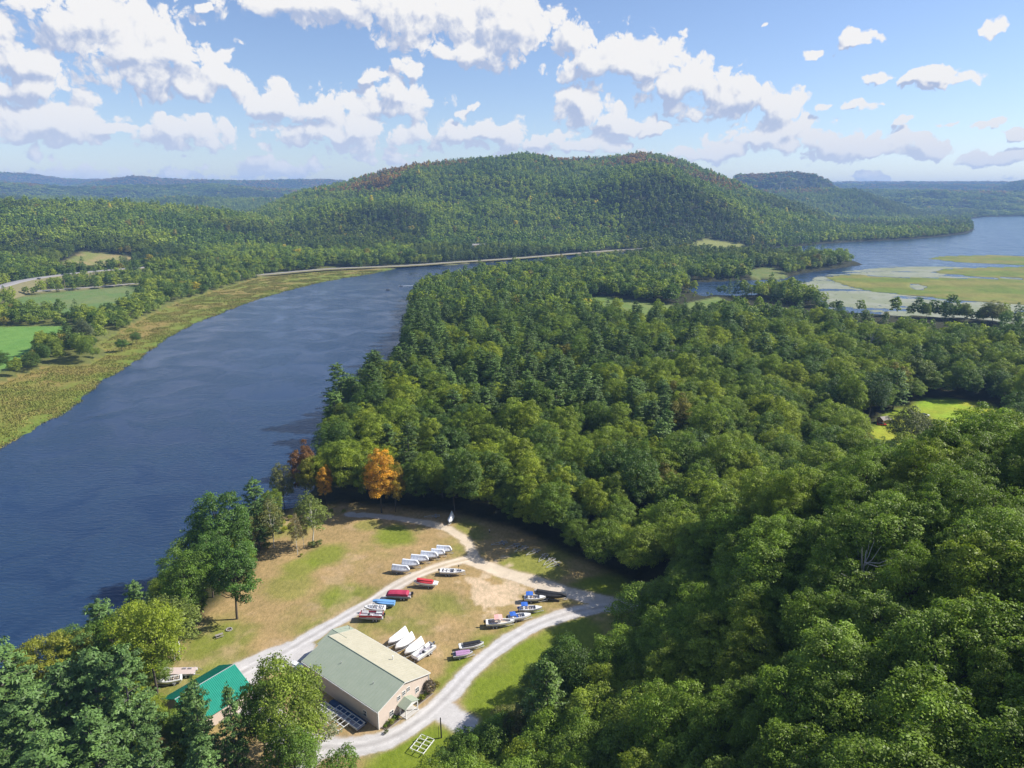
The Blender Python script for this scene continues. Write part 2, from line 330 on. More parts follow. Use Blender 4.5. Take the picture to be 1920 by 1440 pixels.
GREENSPOTS = [(610, 1040, 8, .8), (560, 1065, 7, .7), (740, 1005, 8, .9), (690, 985, 5, .5), (640, 1120, 6, .6), (540, 1100, 8, .5), (390, 1200, 12, .5), (1000, 1250, 14, 1), (930, 1300, 10, 1), (1080, 1190, 14, .9), (900, 1330, 6, .9),
  (800, 1405, 12, 1), (760, 1420, 10, 1), (900, 1380, 10, 1), (870, 1250, 5, .9), (1010, 1150, 5, .7), (920, 1205, 5, .8), (560, 985, 7, .9), (390, 1260, 10, .7), (840, 1290, 5, .8), (960, 1180, 5, .6), (1110, 1110, 9, .8), (1000, 1060, 12, .7), (1150, 1100, 9, .8)]

# ------------------------------------------------------------------ materials
MAT = {}
def mat(name):
    m = bpy.data.materials.new(name); m.use_nodes = True; m.node_tree.nodes.clear(); MAT[name] = m
    return m, NT(m.node_tree)
def bsdf(t, **ins):
    b = t.n('ShaderNodeBsdfPrincipled', ins=ins); t.n('ShaderNodeOutputMaterial', ins={0: b.outputs[0]}); return b
def plain(name, col, rough=0.6, metal=0.0, var=0.12, scale=1.5, bump=0.0, spec=0.5):
    m, t = mat(name)
    g = t.n('ShaderNodeNewGeometry').outputs['Position']
    nz = t.noise(g, scale, 5, 0.6)
    c = t.mix(1.0, col, t.n('ShaderNodeCombineColor', ins={0: t.m('MULTIPLY_ADD', nz, var * 2, 1 - var), 1: t.m('MULTIPLY_ADD', nz, var * 2, 1 - var), 2: t.m('MULTIPLY_ADD', nz, var * 2, 1 - var)}).outputs[0], 'MULTIPLY')
    kw = {'Base Color': c, 'Roughness': rough, 'Metallic': metal, 'Specular IOR Level': spec}
    if bump: kw['Normal'] = t.n('ShaderNodeBump', ins={'Strength': bump, 'Distance': 0.03, 'Height': t.noise(g, scale * 8, 3)}).outputs[0]
    bsdf(t, **kw); return m
m, t = mat('land')
g = t.n('ShaderNodeNewGeometry').outputs['Position']
ca = t.n('ShaderNodeAttribute', attribute_name='col').outputs['Color']
v1 = t.noise(t.vm('MULTIPLY', g, (1.0, 0.55, 1)).outputs[0], 1.0, 7, 0.72); v2 = t.noise(g, 0.16, 5, 0.6)
val = t.m('MULTIPLY_ADD', v1, 1.5, 0.25); val = t.m('MULTIPLY', val, t.m('MULTIPLY_ADD', v2, 0.7, 0.65))
c = t.mix(1.0, ca, t.n('ShaderNodeCombineColor', ins={0: val, 1: t.m('POWER', val, 0.85), 2: val}).outputs[0], 'MULTIPLY')
bp_ = t.n('ShaderNodeBump', ins={'Strength': 0.7, 'Distance': 0.25, 'Height': t.noise(g, 2.2, 5, 0.7)}).outputs[0]
bsdf(t, **{'Base Color': c, 'Roughness': 0.95, 'Specular IOR Level': 0.1, 'Normal': bp_})
LAND = m
m, t = mat('gravel')
g = t.n('ShaderNodeNewGeometry').outputs['Position']
ca = t.n('ShaderNodeAttribute', attribute_name='col').outputs['Color']
v1 = t.noise(g, 3.5, 5, 0.7); v2 = t.noise(g, 0.35, 5, 0.62)
val = t.m('MULTIPLY', t.m('MULTIPLY_ADD', v1, 0.5, 0.75), t.m('MULTIPLY_ADD', v2, 0.55, 0.73))
c = t.mix(1.0, ca, t.n('ShaderNodeCombineColor', ins={0: val, 1: val, 2: val}).outputs[0], 'MULTIPLY')
bsdf(t, **{'Base Color': c, 'Roughness': 0.95, 'Specular IOR Level': 0.1, 'Normal': t.n('ShaderNodeBump', ins={'Strength': 0.5, 'Distance': 0.06, 'Height': t.noise(g, 9, 3, 0.7)}).outputs[0]})
GRAVEL = m
m, t = mat('water')
g = t.n('ShaderNodeNewGeometry').outputs['Position']
st = t.vm('MULTIPLY', g, (0.55, 1.6, 1)).outputs[0]
wv = t.noise(st, 0.5, 4, 0.6, 0.3, '2D'); wv2 = t.noise(g, 0.035, 4, 0.55, 0.6, '2D')
wv3 = t.noise(t.vm('MULTIPLY', g, (0.5, 1.3, 1)).outputs[0], 0.012, 3, 0.5, 0.8, '2D')
hgt = t.m('MULTIPLY', wv, t.m('MULTIPLY', t.ss(wv2, 0.3, 0.7, 0.35, 1.3), t.ss(wv3, 0.36, 0.62, 0.8, 1.05)))
bmp = t.n('ShaderNodeBump', ins={'Strength': 1.0, 'Distance': 0.32, 'Height': hgt}).outputs[0]
wc = t.mix(t.ss(wv2, 0.35, 0.65), (0.012, 0.032, 0.078), (0.017, 0.043, 0.095))
bsdf(t, **{'Base Color': wc, 'Roughness': t.m('MULTIPLY_ADD', wv2, 0.12, 0.08), 'IOR': 1.33, 'Specular IOR Level': 0.5, 'Normal': bmp})
WATER = m

# ------------------------------------------------------------------ object helpers
def mesh_np(name, V, Fq, mats=(), attrs=None, smooth=False):
    """V: n x 3, Fq: m x 3 or m x 4 (or list of face arrays)"""
    me = bpy.data.meshes.new(name)
    V = np.asarray(V, np.float32)
    fl = Fq if isinstance(Fq, list) else [Fq]
    fl = [np.asarray(f, np.int32) for f in fl if len(f)]
    me.vertices.add(len(V)); me.vertices.foreach_set('co', V.ravel())
    nl = sum(f.size for f in fl); nf = sum(len(f) for f in fl)
    me.loops.add(nl); me.loops.foreach_set('vertex_index', np.concatenate([f.ravel() for f in fl]))
    st = []; o = 0
    for f in fl:
        st.append(o + np.arange(len(f)) * f.shape[1]); o += f.size
    me.polygons.add(nf); me.polygons.foreach_set('loop_start', np.concatenate(st).astype(np.int32))
    if smooth: me.polygons.foreach_set('use_smooth', np.ones(nf, bool))
    me.update(calc_edges=True)
    for m_ in mats: me.materials.append(m_)
    for k, (dom, typ, arr) in (attrs or {}).items():
        a = me.attributes.new(k, typ, dom)
        a.data.foreach_set('color' if typ == 'FLOAT_COLOR' else ('vector' if typ == 'FLOAT_VECTOR' else 'value'), np.asarray(arr, np.float32 if typ != 'INT' else np.int32).ravel())
    return me
def link(name, me, parent=None, kind=None):
    o = bpy.data.objects.new(name, me); COL.objects.link(o)
    if parent is not None: o.parent = parent
    if kind: o['kind'] = kind
    return o
def thing(name, label, cat, loc=(0, 0, 0), rz=0.0, group=None):
    o = bpy.data.objects.new(name, None); COL.objects.link(o)
    o.empty_display_size = 0.3
    o.location = loc; o.rotation_euler = (0, 0, rz); o['label'] = label; o['category'] = cat
    if group: o['group'] = group
    return o
def compact(V, Fs, cols):
    used = np.unique(Fs); mp = np.zeros(len(V), np.int64); mp[used] = np.arange(len(used))
    return V[used], mp[Fs], cols[used]
def rgba(c): return np.hstack([c, np.ones((len(c), 1))])

# ------------------------------------------------------------------ land
NTH, NR = 620, 470
th = np.linspace(R(-60), R(60), NTH); rr_ = np.exp(np.linspace(math.log(18), math.log(14500), NR))
TH, RR = np.meshgrid(th, rr_)
X = (RR * np.sin(TH)).ravel(); Y = (RR * np.cos(TH)).ravel()
Z, riv, ms, bank = ground(X, Y)
MK = masks(X, Y)
# patch of finer ground round the boat yard
PX0, PX1, PY0, PY1, PS = -105.0, 55.0, 84.0, 268.0, 0.6
inp = (X > PX0 + 3) & (X < PX1 - 3) & (Y > PY0 + 5) & (Y < PY1 - 5) & (MK['clear'] > 6)
CC = land_colour(X, Y, riv, ms, bank, MK)
Zt = np.where(inp, Z - 0.6, Z)
V = np.stack([X, Y, Zt], 1)
idx = (np.arange(NR - 1)[:, None] * NTH + np.arange(NTH - 1)[None, :]).ravel()
Q = np.stack([idx, idx + 1, idx + NTH + 1, idx + NTH], 1)
Q = Q[:, ::-1]
fc = lambda a: a[idx + NTH // NTH * 0]
zone = np.zeros(len(idx), int)
zone[(fc(MK['f0']) > 0)] = 1; zone[(fc(MK['f1']) > 0)] = 2; zone[(fc(MK['slope']) > 0)] = 3; zone[fc(MK['meadow']) > 0] = 4; zone[fc(MK['bright']) > 0] = 5; zone[fc(MK['meadow2']) > 0] = 4
zone[(fc(bank) > -2) & (fc(riv) < 1)] = 6; zone[fc(ms) > 0] = 7
rf = np.hypot(fc(X), fc(Y)); zone[(zone == 0) & (rf > 1250) & (fc(Z) > 22)] = 8
names = ['ground', 'green_field', 'mown_field', 'slope_field', 'meadow', 'bright_field', 'river_bank', 'marsh', 'hills']
for k, nm in enumerate(names):
    sel = Q[zone == k]
    v, f, cc = compact(V, sel, CC)
    link(nm, mesh_np(nm, v, f, [LAND], {'col': ('POINT', 'FLOAT_COLOR', rgba(cc))}, True), kind='structure')
# water: one sheet
wm = mesh_np('water', [(-6000, -200, 0), (9000, -200, 0), (9000, 9000, 0), (-6000, 9000, 0)], np.array([[0, 1, 2, 3]]), [WATER])
link('water', wm, kind='structure')

# boat yard: lawn and gravel roads on a fine grid
nx = int((PX1 - PX0) / PS) + 1; ny = int((PY1 - PY0) / PS) + 1
gx, gy = np.meshgrid(np.linspace(PX0, PX1, nx), np.linspace(PY0, PY1, ny)); gx = gx.ravel(); gy = gy.ravel()
pz, priv, pms, pbank = ground(gx, gy)
pm = masks(gx, gy)
pc = land_colour(gx, gy, priv, pms, pbank, pm)
nA = fbm(gx, gy, 2.2, 3, 91); nB = fbm(gx, gy, 9, 3, 92)
road = np.full(gx.shape, 1e9)
for P, wd in ROADS: road = np.minimum(road, sdist(gx, gy, chaikin(P), False) - wd)
road = road + (nA - 0.5) * 1.1 + (nB - 0.5) * 1.3
a = at(1000, 1100); dirt = np.hypot((gx - at(930, 1110)[0]) / 9, (gy - at(930, 1110)[1]) / 13)
b = at(885, 1050); dirt2 = np.hypot((gx - b[0]) / 5, (gy - b[1]) / 6)
dn = fbm(gx, gy, 5, 4, 95)
sand = sstep(dirt + (dn - 0.5) * 2.6, 1.0, 0.6) * 0.85
c_ = at(600, 1150)
warm = sstep(gy, at(640, 1180)[1], at(880, 1070)[1]) * sstep(gx, -70, -15)
gcol = lerp((0.49, 0.47, 0.455), (0.57, 0.475, 0.35), warm) + (nB - 0.5)[:, None] * 0.06
for P, wd in ROADS[:2]:
    d_ = sdist(gx, gy, chaikin(P), False)
    gcol = gcol - (sstep(np.abs(d_ - 0.0), 0.75, 0.1) * 0.10 * (0.4 + nA))[:, None] + (sstep(np.abs(d_ - 1.2), 0.5, 0.1) * 0.07)[:, None]
pc = pc + (np.array([0.56, 0.43, 0.29]) - pc) * sand[:, None]
edge = sstep(road, 1.6, 0.3)
pc = pc + (np.array([0.36, 0.27, 0.17]) - pc) * (edge * 0.55)[:, None]
pc = pc + (gcol - pc) * sstep(road, 0.45, -0.15)[:, None]
pz = pz + (nB - 0.5) * 0.12 - 0.05 * sstep(road, 0.6, 0)
PV = np.stack([gx, gy, pz + 0.02], 1)
pi = (np.arange(ny - 1)[:, None] * nx + np.arange(nx - 1)[None, :]).ravel()
PQ = np.stack([pi, pi + 1, pi + nx + 1, pi + nx], 1)
keep = pm['clear'][pi] > 1.5
isr = road[pi] < 0.15
for nm, sel, mt_ in (('lawn', keep & ~isr, LAND), ('gravel_road', keep & isr, GRAVEL)):
    v, f, cc = compact(PV, PQ[sel], pc)
    link(nm, mesh_np(nm, v, f, [mt_], {'col': ('POINT', 'FLOAT_COLOR', rgba(cc))}, True), kind='structure')

# highways on low embankments
ASPH = plain('asphalt', (0.30, 0.28, 0.265), 0.9, var=0.15, scale=0.2)
def ribbon(P, half, z, side=3.0, name='highway', m_=None):
    P = chaikin(P, 3); T = np.gradient(P, axis=0); T /= np.linalg.norm(T, axis=1)[:, None]; N = np.stack([-T[:, 1], T[:, 0]], 1)
    rows = [P + N * o for o in (-half - side, -half, half, half + side)]
    zs = [G - .3, z, z, G - .3]
    V_ = np.concatenate([np.hstack([r_, np.full((len(r_), 1), q)]) for r_, q in zip(rows, zs)])
    n = len(P); f = []
    for k in range(3):
        i = np.arange(n - 1); f.append(np.stack([k * n + i, k * n + i + 1, (k + 1) * n + i + 1, (k + 1) * n + i], 1))
    me = mesh_np(name, V_, np.concatenate(f)[:, ::-1], [m_ or ASPH, MAT['verge']])
    mi = np.repeat([1, 0, 1], n - 1).astype(np.int32); me.polygons.foreach_set('material_index', mi)
    return link(name, me, kind='structure')
plain('verge', (0.20, 0.18, 0.09), 0.95, var=0.3, scale=0.3, spec=0.1)
ribbon(HWY[0][0], 8.5, 13.0, 20)
ribbon(HWY[1][0], 4.5, 4.0, 4)
m, t = mat('haze')
pv = t.n('ShaderNodeVolumePrincipled', ins={'Color': (0.36, 0.60, 1.0, 1), 'Density': HAZE, 'Anisotropy': 0.0})
t.n('ShaderNodeOutputMaterial', ins={1: pv.outputs[0]})
hx = [(x_, y_, z_) for z_ in (-3, 345) for x_, y_ in ((-13500, -300), (13500, -300), (13500, 14700), (-13500, 14700))]
link('haze', mesh_np('haze', hx, np.array([(3, 2, 1, 0), (4, 5, 6, 7), (0, 1, 5, 4), (1, 2, 6, 5), (2, 3, 7, 6), (3, 0, 4, 7)]), [m]), kind='stuff')
print('land', time.time() - T0)

# ------------------------------------------------------------------ trees
def leaf_mat(name, trans=0.35, gloss=0.45):
    m, t = mat(name)
    ti = t.n('ShaderNodeAttribute', attribute_type='INSTANCER', attribute_name='tint').outputs['Color']
    lv = t.n('ShaderNodeAttribute', attribute_name='lv').outputs['Fac']
    g = t.n('ShaderNodeNewGeometry').outputs['Position']
    nz = t.noise(g, 0.33, 3, 0.6)
    val = t.m('MULTIPLY', t.m('MULTIPLY_ADD', lv, 1.0, 0.47), t.m('MULTIPLY_ADD', nz, 0.9, 0.55))
    c = t.mix(1.0, ti, t.n('ShaderNodeCombineColor', ins={0: t.m('POWER', val, 1.25), 1: val, 2: val}).outputs[0], 'MULTIPLY')
    hs = t.n('ShaderNodeHueSaturation', ins={'Hue': t.m('MULTIPLY_ADD', lv, 0.03, 0.485), 'Saturation': 1.0, 'Value': 1.0, 'Color': c}).outputs[0]
    b = t.n('ShaderNodeBsdfPrincipled', ins={'Base Color': hs, 'Roughness': gloss, 'Specular IOR Level': 0.35})
    tr = t.n('ShaderNodeBsdfTranslucent', ins={'Color': t.mix(1.0, hs, (1.25, 1.35, 0.6), 'MULTIPLY')})
    mxs = t.n('ShaderNodeMixShader', ins={0: trans, 1: b.outputs[0], 2: tr.outputs[0]})
    t.n('ShaderNodeOutputMaterial', ins={0: mxs.outputs[0]})
    return m
LEAF = leaf_mat('leaves', 0.30, 0.52)
NEEDLE = leaf_mat('needles', 0.15, 0.55)
BARK = plain('bark', (0.10, 0.085, 0.07), 0.95, var=0.35, scale=3, spec=0.1)
PBARK = plain('grey_bark', (0.17, 0.155, 0.14), 0.95, var=0.3, scale=3, spec=0.1)
WBARK = plain('birch_bark', (0.62, 0.60, 0.55), 0.8, var=0.3, scale=4)

def leaves(C, N, size, rg, asp=0.62, tri=False):
    """rhombic leaf sprays: C centres, N normals"""
    n = len(C); N = N / (np.linalg.norm(N, axis=1)[:, None] + 1e-9)
    t_ = np.cross(N, rg.normal(size=(n, 3))); t_ /= np.linalg.norm(t_, axis=1)[:, None] + 1e-9
    b_ = np.cross(N, t_)
    s = (size * (0.65 + 0.7 * rg.random(n)))[:, None]
    if tri:
        V_ = np.stack([C + t_ * s, C - t_ * s * 0.6 + b_ * s * asp, C - t_ * s * 0.6 - b_ * s * asp], 1).reshape(-1, 3)
        return V_, np.arange(3 * n).reshape(-1, 3)
    k = N * s * 0.22
    V_ = np.stack([C + t_ * s - k, C + b_ * s * asp + k, C - t_ * s - k, C - b_ * s * asp + k], 1).reshape(-1, 3)
    return V_, np.arange(4 * n).reshape(-1, 4)
def crown_broad(seed, h=16.0, Rr=5.2, cb=0.24, K=64, per=190, leaf=0.24, lean=0.0, rs=1.0):
    rg = np.random.default_rng(seed)
    zc = h * (cb + 1) / 2; hz = h * (1 - cb) / 2
    ph = rg.random(6) * 6.28; C = []; N = []; lv = []; cl = []
    tries = 0
    while len(cl) < K and tries < 5000:
        tries += 1
        d = rg.normal(size=3); d /= np.linalg.norm(d)
        if d[2] < -0.55: continue
        az = math.atan2(d[1], d[0])
        lob = 1 + 0.16 * math.sin(2 * az + ph[0]) + 0.13 * math.sin(3 * az + ph[1] + d[2] * 2) + 0.10 * math.sin(5 * az + ph[2]) + 0.12 * math.sin(4 * d[2] + ph[3])
        rad = (0.55 + 0.38 * rg.random() ** 0.6) * lob
        wz = 1.0 if d[2] > 0 else 0.9
        hor = Rr * (1 if d[2] > -0.1 else 0.85)
        p = np.array([d[0] * hor * rad, d[1] * hor * rad, zc + d[2] * hz * rad * wz])
        rc = Rr * (0.12 + 0.24 * rg.random()) * rs
        if any(np.linalg.norm(p - q) < 0.62 * (rc + r_) for q, r_ in cl): continue
        cl.append((p, rc))
    for p, rc in cl:
        n = int(per * (rc / (Rr * 0.26 * rs)) ** 2)
        d = rg.normal(size=(n, 3)); d /= np.linalg.norm(d, axis=1)[:, None]
        d[:, 2] = np.where(d[:, 2] < -0.25, -d[:, 2], d[:, 2])
        rad = rc * (0.55 + 0.5 * rg.random(n) ** 0.5)
        q = p + d * rad[:, None] * np.array([1.1, 1.1, 0.82]) * np.where(rg.random(n) < 0.14, 1.45, 1.0)[:, None]
        out = (p - np.array([0, 0, zc * 0.8])); out /= np.linalg.norm(out) + 1e-9
        nn = d * 0.7 + out * 0.3 + np.array([0.1, 0, 0.4]) + rg.normal(size=(n, 3)) * 0.55
        C.append(q); N.append(nn); lv.append(rg.random(n) * 0.5 + 0.5 * rg.random())
    C = np.concatenate(C); N = np.concatenate(N); lv = np.concatenate(lv)
    C[:, 0] += lean * C[:, 2] / h
    V_, Fq = leaves(C, N, leaf, rg)
    return V_, Fq, lv, cl
def tube(P, Rd, k=6):
    P = np.asarray(P, float); V_ = []; T = np.gradient(P, axis=0)
    for p, t_, r_ in zip(P, T, Rd):
        t_ = t_ / (np.linalg.norm(t_) + 1e-9); a = np.cross(t_, (0.31, 0.95, 0.02)); a /= np.linalg.norm(a) + 1e-9; b = np.cross(t_, a)
        for i in range(k):
            an = 2 * math.pi * i / k; V_.append(p + (a * math.cos(an) + b * math.sin(an)) * r_)
    f = []
    for j in range(len(P) - 1):
        for i in range(k): f.append((j * k + i, j * k + (i + 1) % k, (j + 1) * k + (i + 1) % k, (j + 1) * k + i))
    return np.array(V_), np.array(f)
def join(parts):
    V_ = []; Fs = []; o = 0
    for v, f in parts: V_.append(v); Fs.append(np.asarray(f) + o); o += len(v)
    return np.concatenate(V_), np.concatenate(Fs)
def trunk_broad(cl, h, seed, r0=0.26, fork=0.35, nl=22):
    rg = np.random.default_rng(seed)
    wob = rg.normal(size=(6, 2)) * 0.12
    P = [(wob[i, 0] * i / 2, wob[i, 1] * i / 2, -1.0 + (h * 0.8 + 1) * i / 5) for i in range(6)]
    parts = [tube(P, np.linspace(r0, r0 * 0.25, 6), 7)]
    for i in rg.permutation(len(cl))[:nl]:
        p = cl[i][0]; z0 = min(h * fork + rg.random() * h * 0.25, p[2] * 0.8); t = (z0 + 1) / (h * 0.8 + 1) * 5
        s = np.array([np.interp(t, range(6), [q[0] for q in P]), np.interp(t, range(6), [q[1] for q in P]), z0])
        mid = s * 0.5 + p * 0.5 + np.array([0, 0, -0.6])
        parts.append(tube([s, mid, p], [r0 * 0.42, r0 * 0.28, r0 * 0.12], 5))
    return join(parts)
def crown_pine(seed, h=23.0, Rr=4.6, cb=0.22, tuft=22, dens=1.0, leaf=0.34, spire=0.75, gap=0.95):
    rg = np.random.default_rng(seed)
    C = []; N = []; lv = []; sk = []; z = h * cb
    while z < h - 0.4:
        t = (z - h * cb) / (h * (1 - cb))
        L0 = Rr * ((1 - t) ** spire) * (0.72 + 0.28 * min(1, t * 5 + 0.3)) + 0.35
        nb = int(round(4 + 2 * rg.random())); a0 = rg.random() * 6.28
        for b in range(nb):
            a = a0 + 6.283 * b / nb + rg.normal() * 0.22; L = L0 * (0.62 + 0.5 * rg.random())
            if rg.random() < 0.06: continue
            da = np.array([math.cos(a), math.sin(a), 0]); pa = np.array([-da[1], da[0], 0])
            rise = 0.10 + 0.34 * t; sk.append((z, da, L, rise))
            nt = max(2, int(L / 0.62 * dens)); tone = rg.random() * 0.45
            for s in range(nt):
                u = 0.28 + 0.74 * (s + rg.random() * 0.6) / nt
                wdt = 0.42 * L * (1.05 - u) + 0.15
                side = (rg.random() * 2 - 1) * wdt
                p = da * (L * u) + pa * side + np.array([0, 0, z + L * u * rise - 0.10 * L * u * u + rg.normal() * 0.08])
                n = int(tuft * (0.7 + 0.6 * rg.random())); rt = 0.42 + 0.30 * rg.random()
                d = rg.normal(size=(n, 3)); d /= np.linalg.norm(d, axis=1)[:, None]
                q = p + d * (rt * rg.random(n) ** 0.5)[:, None] * np.array([1.25, 1.25, 0.42])
                C.append(q); N.append(d * 0.35 + np.array([0, 0, 0.75]) + da * 0.25 + rg.normal(size=(n, 3)) * 0.35); lv.append(rg.random(n) * 0.5 + tone)
        z += gap * (0.75 + 0.5 * rg.random())
    n = tuft * 2; C.append(np.array([0, 0, h - 0.5]) + rg.normal(size=(n, 3)) * np.array([0.22, 0.22, 0.5])); N.append(rg.normal(size=(n, 3))); lv.append(rg.random(n))
    C = np.concatenate(C); N = np.concatenate(N); lv = np.concatenate(lv)
    V_, Fq = leaves(C, N, leaf, rg, 0.42, tri=True)
    return V_, Fq, lv, sk
def trunk_pine(sk, h, seed):
    parts = [tube([(0, 0, -1), (0.05, 0, h * 0.35), (0, 0.06, h * 0.7), (0, 0, h * 0.97)], [0.3, 0.23, 0.13, 0.03], 7)]
    for i in np.random.default_rng(seed).permutation(len(sk))[:40]:
        z, da, L, rise = sk[i]
        parts.append(tube([(0, 0, z), tuple(da * L * 0.45 + np.array([0, 0, z + L * 0.45 * rise])), tuple(da * L * 0.85 + np.array([0, 0, z + L * 0.85 * rise - 0.08 * L]))], [0.07, 0.05, 0.02], 4))
    return join(parts)
def cmesh(name, V_, Fq, lv, m_):
    return mesh_np(name, V_, Fq, [m_], {'lv': ('FACE', 'FLOAT', lv)})
BROAD = []; PINE = []; BIRCH = []
for i, (h, rr, cb) in enumerate([(16, 5.4, 0.16), (17, 5.0, 0.2), (14.5, 5.8, 0.16), (18, 5.6, 0.22), (15, 4.6, 0.14), (16.5, 6.2, 0.2)]):
    V_, Fq, lv, cl = crown_broad(100 + i, h, rr, cb, K=140, per=165, leaf=0.145, rs=0.68)
    BROAD.append((cmesh('broad_crown', V_, Fq, lv, LEAF), mesh_np('broad_trunk', *trunk_broad(cl, h, i), [BARK]), h, rr))
for i, (h, rr, sp, gap) in enumerate([(22, 5.4, 0.5, 0.95), (20, 5.2, 0.6, 0.9), (24, 5.6, 0.42, 1.0), (19, 5.2, 0.5, 0.9)]):
    V_, Fq, lv, sk = crown_pine(200 + i, h, rr, 0.16, spire=sp, gap=gap)
    PINE.append((cmesh('pine_crown', V_, Fq, lv, NEEDLE), mesh_np('pine_trunk', *trunk_pine(sk, h, i), [PBARK]), h, rr))
for i, (h, rr) in enumerate([(13, 2.7), (11, 2.5)]):
    V_, Fq, lv, cl = crown_broad(300 + i, h, rr, 0.14, K=95, per=52, leaf=0.13, rs=0.8)
    tv = trunk_broad(cl, h, i + 60, 0.13, 0.25, 12)
    BIRCH.append((cmesh('birch_crown', V_, Fq, lv, LEAF), mesh_np('birch_trunk', *tv, [WBARK]), h, rr))
MIDB = []; MIDP = []; FAR = []
for i, (h, rr) in enumerate([(15, 5.2), (13, 4.6), (16, 5.6), (14, 5.8)]):
    V_, Fq, lv, cl = crown_broad(400 + i, h, rr, 0.08, K=46, per=34, leaf=0.52); MIDB.append(cmesh('tree_crown', V_, Fq, lv, LEAF))
for i, (h, rr) in enumerate([(18, 5.0), (16, 4.6), (19, 5.4)]):
    V_, Fq, lv, cl = crown_pine(500 + i, h, rr, 0.1, tuft=7, dens=0.62, leaf=0.62, gap=1.2, spire=0.55); MIDP.append(cmesh('pine_crown', V_, Fq, lv, NEEDLE))
for i, (h, rr) in enumerate([(13, 5.4), (12, 5.0), (15, 4.8)]):
    V_, Fq, lv, cl = crown_broad(600 + i, h, rr, 0.0, K=22, per=9, leaf=1.35); FAR.append(cmesh('far_crown', V_, Fq, lv, LEAF))
V_, Fq, lv, cl = crown_pine(700, 17, 3.6, 0.05, tuft=3, dens=0.45, leaf=1.15, gap=2.0); FAR.append(cmesh('far_pine', V_, Fq, lv, NEEDLE))
V_, Fq, lv, cl = crown_pine(701, 15, 3.2, 0.05, tuft=3, dens=0.45, leaf=1.1, gap=2.0); FAR.append(cmesh('far_pine', V_, Fq, lv, NEEDLE))
print('protos', time.time() - T0, sum(len(m_.polygons) for m_ in bpy.data.meshes))

KINDS = {'broadleaf': BROAD, 'pine': PINE, 'birch': BIRCH}
TREEROOT = []
def place_tree(kind, x, y, scale, tint, label, group=None, var=0, rz=0.0, wide=1.0, z=None, name=None):
    cm, tm, h, rr = KINDS[kind][var % len(KINDS[kind])]
    if z is None: z = gz(x, y)
    nm = name or {'broadleaf': 'broadleaf_tree', 'pine': 'pine_tree', 'birch': 'birch_tree'}[kind]
    r_ = thing(nm, label, 'tree', (x, y, z - 0.15), rz, group); r_.scale = (scale * wide, scale * wide, scale)
    c = link('crown', cm, r_); c['tint'] = [float(v) for v in tint]
    link('trunk', tm, r_)
    TREEROOT.append(r_)
    return r_


